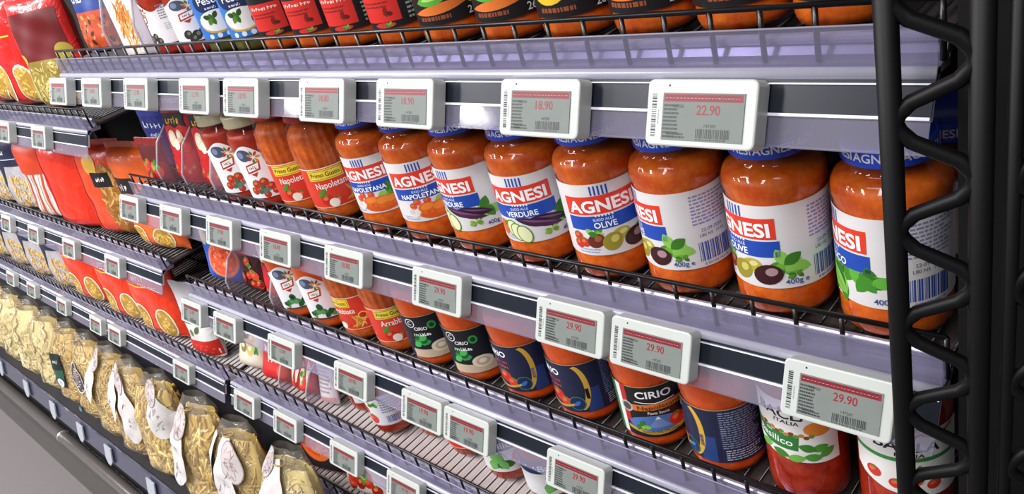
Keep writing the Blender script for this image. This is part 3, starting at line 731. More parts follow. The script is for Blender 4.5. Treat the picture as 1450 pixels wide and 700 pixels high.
for key, x, phi, lab in (
    ('veg:pepper', -.450, -10, 'black-label sauce jar at the right end of the top shelf, by the post'),
    ('veg:carrot', -.603, 10, 'black-label sauce jar second from the right on the top shelf'),
    ('veg:carrot', -.757, -14, 'black-label sauce jar third from the right on the top shelf, reading 260g'),
    ('veg:pepper', -.912, -8, 'black-label sauce jar with yellow pepper and tomatoes above the 18.90 tag'),
    ('veg:carrot', -1.066, -12, 'black-label sauce jar with carrot picture, right one of two alike'),
    ('veg:carrot', -1.232, -8, 'black-label sauce jar with carrot picture, left one of two alike'),
    ('veg:red', -1.386, -30, 'black jar with red panel, rightmost of four alike on the top shelf'),
    ('veg:red', -1.540, -30, 'black jar with red panel, third of four alike on the top shelf'),
    ('veg:red', -1.693, -26, 'black jar with red panel, second of four alike on the top shelf'),
    ('veg:red', -1.847, -24, 'black jar with red panel, leftmost of four alike beside the blue pesto jars'),
    ('pesto:', -1.996, -16, 'blue pesto jar with navy oval, right one of two'),
    ('pesto:', -2.142, -10, 'blue pesto jar with navy oval, left one of two'),
    ('crest:olive', -2.293, -26, 'jar with white crest label and dark olives beside the blue pesto jars'),
    ('crest:olive', -2.452, -88, 'jar with white label turned to its rows of print, beside the white pasta box')):
    place(key, x, JY, z1, phi, lab, g1)

# ------------------------------------------------------------------ price tags
def make_tag(price, big):
    t = thing('price_tag', 'tag', 'price tag')
    W, H, D = .080, .044, .0145
    b = MB(); bm = bmesh.new(); bmesh.ops.create_cube(bm, size=1)
    for v in bm.verts: v.co = Vector(((v.co.x+.5)*W, -D/2 + v.co.y*D, -H/2 + v.co.z*H))
    ed = [e for e in bm.edges if abs((e.verts[0].co-e.verts[1].co).y) > .005]
    bmesh.ops.bevel(bm, geom=ed, offset=.0045, segments=4, affect='EDGES', profile=.5)
    fr = [e for e in bm.edges if all(abs(v.co.y+D) < 1e-5 for v in e.verts)]
    bmesh.ops.bevel(bm, geom=fr, offset=.0013, segments=2, affect='EDGES', profile=.5)
    b.bm(bm, M_TAG)
    a = Art(); a.poly(ell(17, -4.2, .8, .8, n=10), '#26262a', 1)
    b_ = Art(); b_.bars(4.2, -38, 7.8, -9, '#2a2a2e', 2, 5 + int(price*10), vert=False, lo=.35, hi=1.1); b_.bars(9.0, -30, 9.9, -20, '#8a8a8e', 2, 3, vert=False, lo=.3, hi=.6)
    a.items += b_.items
    a.into(b, flat_map(-D), 100, base=.00005, step=.00004)
    b.build('casing', t)
    s = MB(); u0, u1, v0, v1 = 13, 72, -39.8, -9
    s.box(((u0+u1)/2000, -D-.0001, (v0+v1)/2000), ((u1-u0)/1000, .0012, (v1-v0)/1000), M_LCD)
    d = Art(); red = '#8c1f28'; dk = '#363a38'
    d.rect(u0+1, v1-5.6, u1-1, v1-.8, red, 1); 
    rn = random.Random(int(price*100)+3)
    x = u0+2
    while x < u1-4:
        w_ = rn.uniform(1.2, 2.6); d.rect(x, v1-4.8, x+w_, v1-1.6, '#6c1820', 2); d.rect(x+.3, v1-3.6, x+w_-.2, v1-3.1, '#c8888a', 3); x += w_+.7
    d.text('%.2f' % price, 47, v1-13.8, 6.2, '#961c26', 2, width=17, bold=.01)
    d.lines(u0+1, v0+1, u0+13, v1-7, 9, dk, 1, 4, .55); d.text('4/0.50/', u0+12, v1-9.6, 2.2, dk, 2, bold=0)
    d.lines(u0+4, v0+1, u0+18, v0+5, 2, dk, 1, 7, .6)
    d.bars(u0+26, v0+2, u0+50, v0+8, '#3a3c3c', 1, 9, lo=.35, hi=.9); d.text('147205', u0+36, v0+9, 2.1, dk, 2, bold=0); d.lines(u0+26, v0+.4, u0+50, v0+1.8, 1, dk, 1, 7)
    d.into(s, flat_map(-D-.0007), 100, base=.00005, step=.00003)
    s.build('display', t)
    return t
TAGS = {}
ORD = ['leftmost', 'second', 'third', 'fourth', 'fifth', 'sixth', 'seventh', 'eighth', 'ninth']
def rail_tags(lv, xs, prices, where, names):
    zr = LEVEL[lv]
    for i, (x, pr) in enumerate(zip(xs, prices)):
        xx = x*.973
        y, z = rail_pt(zr, {'r1': .0065, 'r3': .0045, 'lc': -.003}.get(lv, -.001), .0023)
        loc = Vector((xx*S, y, z)); rot = (R(-25.6), 0, 0); lab = names[i]
        if pr in TAGS: dup(TAGS[pr], loc, rot, lab, where)
        else:
            t = make_tag(pr, True); t.location = loc; t.rotation_euler = rot; t['label'] = lab; t['group'] = where; TAGS[pr] = t
def tagnames(n, rail):
    return ['white price tag, %s from left, %s' % (ORD[i] if i else 'first', rail) for i in range(n)]
nm = tagnames(9, 'top rail of the jar bay'); nm[8] = 'large white electronic price tag reading 22.90 at the right of the top rail'; nm[7] = 'white price tag reading 18.90, next left of the large 22.90 tag'
rail_tags('r1', [-3.354, -3.028, -2.666, -2.277, -2.019, -1.658, -1.366, -1.007, -.697], [16.9, 16.9, 12.9, 12.9, 18.9, 18.8, 18.9, 18.9, 22.9], 'price tags on the top rail', nm)
nm = tagnames(9, 'second rail, below white-label jars'); nm[8] = 'large white price tag beside the black post, over the green label jar'
rail_tags('r2', [-3.306, -2.938, -2.577, -2.228, -1.878, -1.498, -1.088, -.892, -.538], [16.9, 12.9, 19.9, 18.9, 18.8, 29.9, 29.9, 29.9, 29.9], 'price tags on the second rail', nm)
rail_tags('r3', [-3.231, -2.947, -2.537, -2.124, -1.777, -1.589, -1.206], [16.9, 16.9, 12.9, 18.9, 19.9, 19.9, 29.9], 'price tags on the third rail', tagnames(7, 'third rail, below dark-label jars'))
rail_tags('r4', [-3.206, -2.873, -2.464, -2.113], [16.9, 12.9, 12.9, 19.9], 'price tags on the fourth rail', tagnames(4, 'fourth rail at the bottom of the picture'))
rail_tags('r5', [-3.149], [16.9], 'price tags on the fifth rail', ['white electronic price tag cut by the bottom edge, on the lowest rail beside pasta bags'])
rail_tags('la', [-4.438, -3.944], [16.9, 16.9], 'price tags on the far upper rail', tagnames(2, 'far upper rail, over the navy and white bags'))
rail_tags('lb', [-5.59, -5.085, -4.527, -3.958], [16.9]*4, 'price tags on the far middle rail', tagnames(4, 'far middle rail under the big orange bag'))
rail_tags('lc', [-6.571, -6.113, -5.523, -4.956, -4.676, -3.843], [16.9]*6, 'price tags on the far lower rail', tagnames(6, 'far lower rail above the clear pasta bags'))

# ------------------------------------------------------------------ black wire end frames
def ladder_frame(x0, x1, y0, y1, z0, z1, zs, label, r=.0058, rz=.0042, post_dx=(0, 0), posts=(True, True)):
    t = thing('wire_end_frame', label, 'rack frame', U(x0, y0, z0)); o = t.location
    a0, a1 = U(x0, y0, z0)-o, U(x0+post_dx[0], y0, z1)-o
    b0, b1 = U(x1, y1, z0)-o, U(x1+post_dx[1], y1, z1)-o
    for ok, p, q in ((posts[0], a0, a1), (posts[1], b0, b1)):
        if ok: m = MB(); m.tube([p, q], r, M_FRAME, 16); m.build('post', t)
    def at(p, q, z):
        k = (z-z0)/(z1-z0); return p.lerp(q, k)
    pts = []
    for i, (side, z) in enumerate(zs):
        p = at(a0, a1, z) if side == 0 else at(b0, b1, z)
        nb = at(b0, b1, z) if side == 0 else at(a0, a1, z)
        d = (nb-p).normalized()*.0075
        h = .011
        up = Vector((0, 0, h))
        pts += [p + d*1.3 + up*(1), p + d*.55 + up*.45, p + d*.3, p + d*.55 - up*.45, p + d*1.3 - up]
    m = MB(); m.tube(pts, rz, M_FRAME, 10); m.build('zigzag_wire', t)
    return t
zs = []
def seq(zt, pitch, n, first=1):
    return [((first+i) % 2, zt - i*pitch/2) for i in range(n)]
ladder_frame(-.313, -.226, .86, .875, -2.3, .35, seq(.229, .1405, 30), 'black wire rack frame of two thick posts and zigzag rod before the shelf end')
ladder_frame(-.196, -.10, .88, .93, -2.3, .35, seq(.237, .142, 30, 0), 'black wire rack frame at the right edge with curved zigzag rod and thin post', r=.0036, rz=.0040)

# black side screen closing the end of the bay
def side_screen():
    t = thing('side_screen', 'flat black steel screen closing the right end of the shelves, behind the rack frames', 'screen', U(-.02, 1.02, -2.3)); o = t.location
    b = MB(); b.box(U(-.02, 1.02, -.87)-o, (.245, .006, 3.2*S), M_BLACK, .001); b.build('sheet', t)
    b = MB()
    for z in (.2, -.32, -.55, -.8, -1.05, -1.3):
        b.tube([U(-.135, 1.0, z)-o, U(-.11, 1.0, z+.045)-o, U(.09, 1.0, z+.045)-o, U(.09, 1.0, z-.09)-o, U(-.11, 1.0, z-.09)-o, U(-.135, 1.0, z-.045)-o, U(-.135, 1.0, z)-o], .003, M_FRAME, 8)
    b.build('rim', t)
    b = MB(); b.box(U(-.277, 1.05, -.87)-o, (.006, .05, 3.2*S), M_BLACK); b.build('side_flange', t)
side_screen()

# ------------------------------------------------------------------ pouches and bags
def bag_map(w_, h, t, style, seed):          # (u, v) in mm on the front -> metres; side = -1 gives the back
    rn = random.Random(seed); ph = [rn.uniform(0, 6.28) for _ in range(6)]; k = [rn.uniform(.03, .07) for _ in range(4)]
    def fn(u, v, off=0.0, side=1):
        b = min(1, max(0, v/h)); ws = 1.0
        if style == 'gather':
            ws = 1 - .55*max(0, (b-.6)/.4)**1.5 - .10*max(0, (.12-b)/.12)**2
        elif style == 'stand': ws = 1 - .05*math.sin(math.pi*b)
        a = min(1, abs(u)/(w_/2)); pr = max(0, 1-a**2.6)**.6
        if style == 'pillow': vt = max(0, 1-abs(2*b-1)**7)**.6
        elif style == 'stand': vt = (max(0, 1-b)**.75)*min(1, .55+b*4)
        elif style == 'box': vt = 1; pr = 1 if a < .999 else 0
        else: vt = (1-.72*max(0, (b-.6)/.4)**1.3)*min(1, .35+b*5)
        d = t/2*pr*vt
        wr = (math.sin(u*k[0]+v*k[1]+ph[0]) + .7*math.sin(u*k[2]*2-v*k[3]*1.6+ph[1]) + .5*math.sin(v*.13+u*.05+ph[2]))*.02*t*min(1, pr*1.6) if style != 'box' else 0
        x = u*ws + .04*w_*math.sin(v*.02+ph[3])*(style == 'gather')
        return Vector((x/1000, side*-((d+wr)/1000+off), v/1000))
    return fn
def lsp(a, b, n): return [a+(b-a)*i/n for i in range(n+1)]
def make_pouch(name, w_, h, t, body, art, style='stand', seed=1, seal=True, cat='pouch', sealcol=None, window=None):
    th = thing(name, 'pouch', cat)
    fn = bag_map(w_, h, t, style, seed)
    us = [w_/2*math.sin(math.pi/2*q) for q in lsp(-1, 1, 22)]; vv = lsp(0, h, 30)
    b = MB(); b.grid(lambda u, v: fn(u, v), us, vv, body); b.grid(lambda u, v: fn(u, v, 0, -1), us, vv, body, flip=True)
    lo = [fn(u, 0) for u in us] + [fn(u, 0, 0, -1) for u in us[::-1]]; b.add(lo, [list(range(len(lo)))], body)
    if art: art.into(b, lambda u, v, o: fn(u, v, o+.0006), 7.0, 7.0, step=.00008)
    b.build('printed_film', th, recalc=False)
    if seal:
        q = MB(); n = 40
        vs_ = []
        for i in range(n+1):
            u = -w_/2 + w_*i/n; p = fn(u, h)
            for z, y in ((h-.5, -1.2), (h+11, -.6), (h+11+(1.2 if i % 2 else 0), .2), (h-.5, 1.2)): vs_.append((p.x, p.y+y/1000, z/1000))
        fs = [[i*4+k, i*4+(k+1) % 4, i*4+4+(k+1) % 4, i*4+4+k] for i in range(n) for k in range(4)]
        q.add(vs_, fs, sealcol or body); q.build('top_seal', th)
    return th
def put(o, lab, x, y, z, lean=8, yaw=0, group=None, roll=0):
    from mathutils import Euler
    e = Euler((R(-lean), R(roll), R(yaw))); m = e.to_matrix()
    mz = min((m @ v.co).z for c in o.children if c.data for v in c.data.vertices)
    o.location = U(x, y, z) + Vector((0, 0, .0008-mz)); o.rotation_euler = e; o['label'] = lab
    if group: o['group'] = group
    return o
def divider(lv, x, h, lab, y=1.02, lean=0):
    t = thing('clear_divider', lab, 'divider', U(x, y, deckz(lv)) + Vector((0, 0, .001)), (0, 0, 0), 'clear plastic shelf dividers')
    b = MB(); d = .2; th = .0011
    pts = [(0, 0), (d, 0), (d, h), (.05, h), (.02, h*.75), (0, h*.35)]
    vs_ = [(-th, y_, z_) for y_, z_ in pts] + [(th, y_, z_) for y_, z_ in pts]; n = len(pts)
    b.add(vs_, [list(range(n)), list(range(n, 2*n))[::-1]] + [[i, (i+1) % n, n+(i+1) % n, n+i] for i in range(n)], M_DIV); b.build('sheet', t)
    b = MB(); b.tube([(0, d, h), (0, .05, h), (0, .02, h*.75), (0, 0, h*.35), (0, 0, 0.003)], .0018, clear('divider_edge', '#f4f2f6', rough=.1, body=.45, bodycol='#e6e2ea'), 6); b.build('front_edge', t)
    return t

# printed pouches
def art_redpasta(w_, h, seed, win=True, label=True):
    a = Art()
    if win:
        def sh(u, v): return ((u-w_*.24)/(w_*.18))**2 + ((v-h*.42)/(h*.4))**2 < 1
        a.poly(ell(w_*.24, h*.42, w_*.2, h*.42), '#9a6428', 1); pic_pasta(a, 0, h*.02, w_*.45, h*.84, 200, seed, ('#b07a34', '#c4924a', '#8a5a22', '#d0a45c'), layer=2, L=20, W=5.5, shape=sh); a.poly(ell(w_*.02, h*.82, w_*.13, h*.12), '#e0b04a', 6)
    if label:
        a.rect(-w_*.04, h*.58, w_*.3, h*.74, '#1a1416', 8); a.text('pasta', w_*.13, h*.64, h*.05, '#e8e0d8', 9)
    a.rect(-w_*.46, h*.04, -w_*.3, h*.95, '#c41e12', 1)
    return a
def art_darkwin(w_, h, seed):
    a = Art(); a.rect(-w_*.3, h*.45, w_*.46, h*.86, '#6e1214', 1); a.rect(-w_*.3, h*.04, w_*.46, h*.45, '#9a8434', 1)
    pic_pasta(a, -w_*.26, h*.06, w_*.42, h*.43, 170, seed, ('#b8a04c', '#c8b464', '#94803a', '#d6c684'), 16, 5, 2)
    a.poly(ell(-w_*.3, h*.47, w_*.12, h*.05), '#c8b43c', 8); a.poly(ell(w_*.4, h*.5, w_*.08, h*.07), '#b8a43c', 8)
    a.poly(ell(-w_*.38, h*.24, w_*.09, h*.2), '#e0d8a0', 8); a.poly(ell(-w_*.38, h*.24, w_*.07, h*.17), '#b8b45c', 9)
    return a
def art_oval(w_, h, seed):
    a = Art()
    for (u, v) in ((-.22, .25), (.22, .22)):
        def sh(x, y, u=u, v=v): return ((x-u*w_)/(w_*.13))**2 + ((y-v*h)/(h*.15))**2 < 1
        a.poly(ell(u*w_, v*h, w_*.165, h*.19), '#f2e6c8', 1); a.poly(ell(u*w_, v*h, w_*.145, h*.17), '#b8923c', 2)
        pic_pasta(a, (u-.2)*w_, (v-.25)*h, (u+.2)*w_, (v+.25)*h, 110, seed, layer=3, L=15, W=4.5, shape=sh)
    a.text('pasta', 0, h*.74, h*.08, '#f6e6d0', 3, bold=.02); a.rect(-w_*.3, h*.66, w_*.3, h*.675, '#f2d24a', 2)
    return a
def art_navy(w_, h, seed):
    a = Art(); a.rect(-w_*.46, h*.62, w_*.46, h*.98, '#20243e', 1)
    a.text('ORZO', 0, h*.78, h*.07, '#e8e8f0', 3); a.rect(-w_*.3, h*.71, w_*.3, h*.72, '#c8c8d8', 2)
    a.poly([(-w_*.46, h*.62), (-w_*.1, h*.62), (-w_*.46, h*.1)], '#20243e', 1)
    def sh(u, v): return v < h*.5 and u > -w_*.46+(h*.62-v)*.0
    pic_pasta(a, -w_*.1, h*.06, w_*.4, h*.48, 120, seed, layer=2, L=13, W=5, shape=sh)
    return a
def art_salsa(w_, h, seed, c0='#a8201a', top='#d02a20'):
    a = Art(); a.rect(-w_*.47, h*.55, w_*.47, h*.97, top, 1); rn = random.Random(seed)
    for i in range(9): pic_tomato(a, rn.uniform(-.36, .36)*w_, rn.uniform(.1, .5)*h, w_*rn.uniform(.18, .3), 2+i % 4, ('#c22a1c', '#d4452a', '#8e1c14')[i % 3])
    pic_leaves(a, w_*.1, h*.42, w_*.3, 6, 5, seed)
    return a
def art_burst(w_, h):
    a = Art(); a.rect(-w_*.4, h*.80, w_*.4, h*.93, '#f0ece8', 2); a.text('Tradizional', 0, h*.83, h*.07, '#c0281c', 4, width=w_*.72, bold=.03)
    a.poly([(-w_*.42, h*.62), (-w_*.2, h*.66), (0, h*.61), (w_*.2, h*.66), (w_*.42, h*.62), (w_*.38, h*.70), (w_*.43, h*.78), (-w_*.42, h*.77), (-w_*.37, h*.69)], '#1c1614', 2)
    a.text('Sauce', 0, h*.66, h*.075, '#f0b428', 4, width=w_*.5, bold=.03)
    for (u, v, r, c) in ((-.15, .5, .14, '#e8d4b0'), (.14, .52, .12, '#e0c09a'), (-.02, .44, .1, '#f0e4c8')): a.poly(ell(u*w_, v*h, r*w_, r*w_*1.2, 20), c, 3); a.poly(ell((u-.03)*w_, (v+.02)*h, r*w_*.6, r*w_*.5, 20), '#f4ecd8', 4)
    pic_tomato(a, w_*.25, h*.42, w_*.3, 3); a.rect(-w_*.45, 6, w_*.45, h*.3, '#c4161c', 2)
    for i in range(6): pic_tomato(a, (-.35+i*.14)*w_, h*(.12+.05*(i % 2)), w_*.2, 3+i % 3, '#b8281c')
    return a
P = make_pouch
LAZ, LBZ, LCZ = deckz('la'), deckz('lb'), deckz('lc')
red, orange = film('#d8221c'), film('#ee4a1a')
gA = 'red pasta bags on the far upper shelf'
o = P('pasta_bag', 180, 215, 70, red, art_darkwin(180, 215, 3), 'pillow', 3, cat='pasta bag'); put(o, 'red pasta bag with long clear window, beside the left end of the top rail', -3.74, 1.12, LAZ, 6, 12, gA)
oA = P('pasta_bag', 190, 220, 70, red, art_oval(190, 220, 5), 'pillow', 4, cat='pasta bag'); put(oA, 'red pasta bag with two oval windows, cut by the left edge of the picture', -4.18, 1.12, LAZ, 5, 8, gA)
put(dup(oA, (0, 0, 0), (0, 0, 0), ''), 'red pasta bag with oval windows, standing outside the left edge', -4.62, 1.13, LAZ, 5, 4, gA)
# top shelf, left end
a = Art(); a.rect(-54, 64, 54, 190, '#1b3c8c', 1); a.text('CHEF', -18, 80, 14, '#f0f0f4', 3, width=44, bold=.02); a.poly(ell(-20, 120, 30, 14), '#d8e0f0', 2); a.rect(-54, 6, 54, 64, '#c8502a', 1)
rn = random.Random(4)
for i in range(60): a.poly(ell(rn.uniform(-48, 48), rn.uniform(8, 60), rn.uniform(3, 8), rn.uniform(2, 5), rn.uniform(0, 180), n=8), ('#e0743c', '#b8401e', '#e8a05a', '#3a2a1c', '#d05a2c')[i % 5], 2+i % 5)
o = P('sauce_pouch', 110, 190, 40, film('#1b3c8c'), a, 'stand', 5); put(o, 'blue pouch with orange food picture, left end of the top shelf', -3.115, 1.13, z1, 6, 8)
a = Art(); a.rect(-46, 2, 46, 172, '#ece8e2', 1); a.poly(ell(6, 52, 38, 46, 10), '#f6f4f0', 2)
rn = random.Random(8)
for i in range(90):
    t_, r_ = rn.uniform(0, 6.28), rn.uniform(0, 1)**.5
    a.poly(leafp(-8+20*r_*math.cos(t_), 44+34*r_*math.sin(t_), 26, 3.4, rn.uniform(20, 110), n=5), ('#e08a2c', '#eeae5a', '#c86a1c', '#f2c684')[i % 4], 3+i % 5)
a.rect(-46, 104, 46, 172, '#1c1a1e', 3); a.text('pasta', 0, 130, 12, '#e8e6e2', 4)
o = P('pasta_box', 94, 176, 40, mat('white_carton', '#e6e2dc', rough=.4, noise=.02), a, 'box', 1, seal=False, cat='box'); put(o, 'white carton with orange pasta photo on the top shelf, between clear dividers', -2.668, 1.10, z1, 2, 4)
for lv, x, h, lab in (('r1', -2.790, .125, 'clear slanted divider left of the white pasta carton, top shelf'), ('r1', -2.545, .13, 'clear slanted divider right of the white pasta carton, top shelf'),
    ('r2', -2.933, .10, 'clear slanted divider at the left end of the second shelf, by the tomato pouch'), ('r2', -2.731, .10, 'clear slanted divider between the two red sauce pouches, second shelf'), ('r2', -2.527, .10, 'clear slanted divider between red pouch and gold-lidded jars, second shelf'),
    ('r3', -2.826, .085, 'clear slanted divider right of the blue pepper pouch, third shelf'), ('r3', -2.508, .085, 'clear slanted divider left of the basil jars, third shelf'),
    ('r4', -2.815, .075, 'clear slanted divider left of the strawberry-red pouch, fourth shelf'), ('r4', -2.615, .075, 'clear slanted divider left of the white-label jars, fourth shelf')):
    divider(lv, x, h, lab)
# second shelf, left end
a = Art(); a.text('PASTA', 0, 78, 12, '#dfe6f6', 3, width=70); a.text('italiana', 0, 62, 7, '#dfe6f6', 3); a.rect(-60, 100, 60, 160, '#26429c', 1); a.poly(ell(0, 128, 40, 18), '#c02a24', 2); a.text('blu', 0, 122, 13, '#ffffff', 3)
o = P('pasta_bag', 124, 178, 34, film('#1a3088'), a, 'pillow', 9, cat='pasta bag'); put(o, 'dark blue pasta bag lying back at the left end of the second shelf', -3.13, 1.17, z2, 5, 6)
o = P('sauce_pouch', 82, 66, 24, film('#8c1e18'), art_salsa(82, 66, 3, top='#5a1210'), 'stand', 7); put(o, 'dark red pouch with tomato picture, in front of the dark blue bag', -3.035, 1.06, z2, 4, 6)
oB = P('sauce_pouch', 84, 152, 38, film('#c8201c'), art_burst(84, 152), 'stand', 8); put(oB, 'red sauce pouch with white name box, left one of two between dividers', -2.832, 1.10, z2, 7, 6, 'red sauce pouches on the second shelf')
put(dup(oB, (0, 0, 0), (0, 0, 0), ''), 'red sauce pouch with white name box, right one of two beside gold-lidded jars', -2.629, 1.10, z2, 7, 6, 'red sauce pouches on the second shelf')
# far middle shelf
gB = 'pasta bags on the far middle shelf'
o = P('pasta_bag', 190, 200, 60, orange, art_redpasta(190, 200, 11), 'pillow', 12, cat='pasta bag'); put(o, 'big orange-red pasta bag with clear window and small black label, far middle shelf', -3.87, 1.10, LBZ, 6, 10, gB)
o = P('pasta_bag', 190, 205, 55, film('#ea3416'), art_redpasta(190, 205, 21, win=False, label=False), 'pillow', 13, cat='pasta bag'); put(o, 'plain orange-red pasta bag standing left of the windowed orange bag', -4.31, 1.065, LBZ, 6, 8, gB)
a = art_oval(165, 130, 15); a.rect(-50, 120, 16, 158, '#241a1c', 6); a.text('500', -18, 132, 14, '#e8e0d8', 7)
o = P('pasta_bag', 160, 212, 56, film('#ff6a22'), a, 'pillow', 14, cat='pasta bag'); put(o, 'crinkled bright orange bag with black label at the left end of the second shelf', -3.455, 1.095, LBZ, 5, 8, gB)
a = Art()
for k in range(9): a.poly([(-80+k*20, 10), (-70+k*20, 10), (-30+k*16, 120), (-36+k*16, 120)], ('#e8dcc8', '#d8482a')[k % 2], 1)
a.rect(-80, 120, 80, 190, '#c8401e', 1)
o = P('pasta_bag', 160, 195, 50, film('#d8d0c4'), a, 'pillow', 17, cat='pasta bag'); put(o, 'orange and white striped pasta bag behind the far middle rail', -4.72, 1.065, LBZ, 5, 8, gB)
oN = P('pasta_bag', 165, 200, 50, film('#b9b6b8'), art_navy(165, 200, 6), 'pillow', 18, cat='pasta bag'); put(oN, 'navy and white pasta bag, right one on the far middle shelf beside striped bag', -5.12, 1.065, LBZ, 6, 10, gB)
put(dup(oN, (0, 0, 0), (0, 0, 0), ''), 'navy and white pasta bag, left one at the picture edge on the far middle shelf', -5.50, 1.065, LBZ, 6, 8, gB)
put(dup(oN, (0, 0, 0), (0, 0, 0), ''), 'navy and white pasta bag outside the left edge, far middle shelf', -5.90, 1.065, LBZ, 6, 8, gB)
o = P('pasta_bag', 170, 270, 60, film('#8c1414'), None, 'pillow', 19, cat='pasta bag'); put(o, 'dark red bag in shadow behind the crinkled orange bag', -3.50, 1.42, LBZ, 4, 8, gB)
# far lower shelf
gC = 'pasta bags on the far lower shelf'
o = P('pasta_bag', 190, 205, 56, film('#ea3a16'), art_oval(190, 205, 31), 'pillow', 20, cat='pasta bag'); put(o, 'red pasta bag with oval windows on the far lower shelf, left one of three', -4.92, 1.065, LCZ, 6, 8, gC)
put(dup(o, (0, 0, 0), (0, 0, 0), ''), 'red pasta bag with oval windows on the far lower shelf, middle one of three', -4.40, 1.065, LCZ, 6, 8, gC)
put(dup(o, (0, 0, 0), (0, 0, 0), ''), 'red pasta bag with oval windows on the far lower shelf, right one of three', -3.96, 1.065, LCZ, 6, 8, gC)
for x, lab in ((-5.36, 'navy and white pasta bag on the far lower shelf beside the red bags'), (-5.80, 'navy and white pasta bag on the far lower shelf, second from the red bags'), (-6.24, 'navy and white pasta bag on the far lower shelf, third from the red bags'), (-6.68, 'navy and white pasta bag at the left picture edge, far lower shelf')):
    put(dup(oN, (0, 0, 0), (0, 0, 0), ''), lab, x, 1.065, LCZ, 6, 8, gC)
a = Art(); a.rect(-50, 4, 50, 42, '#c8281c', 1); a.poly(leafp(6, 66, 22, 12, 50), '#5a6a3a', 2); a.poly(leafp(-12, 60, 18, 9, 100), '#6f7f4a', 2); a.text('riso', 0, 110, 18, '#3a3a3c', 3); a.rect(-48, 80, 20, 92, '#26221f', 2)
for k in range(14): a.poly(ell(-40+k*6, 14+(k % 3)*8, 3.4, 2.6, n=8), '#e04a3a', 3)
o = P('sauce_pouch', 100, 165, 50, film('#e4e2de'), a, 'stand', 22); put(o, 'white standing pouch with red base and small leaf, right end of far lower shelf', -3.53, 1.065, LCZ, 4, 10)
# third shelf, left end
a = Art(); a.rect(-58, 4, 58, 120, '#2a5cc0', 1); a.text('ecopasta', 8, 106, 11, '#f0f4fa', 3, width=70); a.poly(ell(-40, 84, 11, 16), '#e8c42c', 3); a.poly(ell(-43, 88, 4, 8), '#f6e27a', 4); a.poly(ell(-40, 101, 3, 4), '#4c7a2c', 4); a.poly(ell(10, 42, 44, 34), '#e0855a', 2); a.poly(ell(10, 44, 38, 29), '#d8502c', 3)
rn = random.Random(3)
for i in range(30): a.poly(ell(10+rn.uniform(-28, 28), 44+rn.uniform(-20, 20), 5, 3, rn.uniform(0, 180), n=8), ('#e8744a', '#b83a1c', '#f09a6a')[i % 3], 4+i % 4)
for k in range(6): a.poly([(0, 120), (20+k*8, 76), (22+k*8, 76)], '#8fb4e8', 2)
o = P('sauce_pouch', 118, 120, 40, film('#2a5cc0'), a, 'stand', 23); put(o, 'blue pouch with yellow pepper and red bowl, left end of the third shelf', -2.965, 1.10, z3, 8, 8)
o = P('sauce_pouch', 72, 120, 34, film('#3c1416'), art_salsa(72, 120, 9, top='#8a1e1c'), 'stand', 24); put(o, 'dark brown-red pouch beside the blue pepper pouch, third shelf', -2.742, 1.10, z3, 8, 8)
a = art_salsa(68, 118, 12, top='#e6d6c0'); a.rect(-30, 20, 30, 60, '#c4242a', 8); a.poly(ell(0, 78, 16, 12), '#e8b860', 8)
o = P('sauce_pouch', 68, 118, 34, film('#d83a2a'), a, 'stand', 25); put(o, 'red and cream pouch with tomato picture next to the basil jars, third shelf', -2.580, 1.10, z3, 8, 8)
# fourth shelf, left end
a = Art(); a.rect(-58, 4, 58, 92, '#d8cdb8', 1)
for (u, v, r, c) in ((-30, 60, 14, '#d8a83c'), (-8, 66, 12, '#5a5a44'), (14, 58, 14, '#e0b84a'), (30, 68, 11, '#e8e4da'), (-20, 40, 14, '#8a7a4a'), (10, 36, 16, '#c8b070')): a.poly(ell(u, v, r, r*.8), c, 2); a.poly(ell(u-2, v+3, r*.5, r*.3), '#efe2b0', 3)
pic_leaves(a, 36, 40, 26, 4, 8, 6)
a.items = [([(x*.76, y) for x, y in p], f, m, l) for p, f, m, l in a.items]
o = P('sauce_pouch', 90, 100, 40, film('#cfc2ae'), a, 'stand', 26); put(o, 'cream pouch with yellow vegetables, left end of the fourth shelf', -3.13, 1.08, z4, 22, 8)
a = Art(); a.rect(-46, 4, 46, 70, '#c8241e', 1); a.text('Gran', -10, 52, 13, '#ffffff', 3, width=46, bold=.03); a.text('SUGO', 8, 34, 9, '#f0d2a0', 3, width=44); a.poly([(-46, 70), (46, 70), (46, 80), (-46, 92)], '#e8ecec', 2); a.poly(leafp(10, 80, 22, 10, -60), '#2f8a3a', 3); a.poly(ell(30, 20, 15, 13), '#e0562a', 2)
o = P('sauce_pouch', 92, 100, 40, film('#c8241e'), a, 'stand', 27); put(o, 'red pouch with white lettering and green leaf, fourth shelf', -2.92, 1.07, z4, 26, 8)
a = art_salsa(76, 92, 14, top='#d83a36'); 
for k in range(4): a.poly(leafp(-20+k*14, 40, 50, 9, 70+k*6), '#f0c8c0', 7)
o = P('sauce_pouch', 76, 92, 40, film('#d42a2a'), a, 'stand', 28); put(o, 'strawberry-red crinkled pouch between clear dividers, fourth shelf', -2.715, 1.08, z4, 20, 8)
a = Art(); a.lines(-18, 20, 18, 72, 7, '#a8a4aa', 2, 3); a.rect(-20, 4, 20, 14, '#d8a0a0', 1)
o = P('sauce_pouch', 46, 84, 26, film('#d4ccd0'), a, 'stand', 33); put(o, 'small pale pouch with grey print between the clear dividers and white-label jars', -2.552, 1.08, z4, 14, 8)
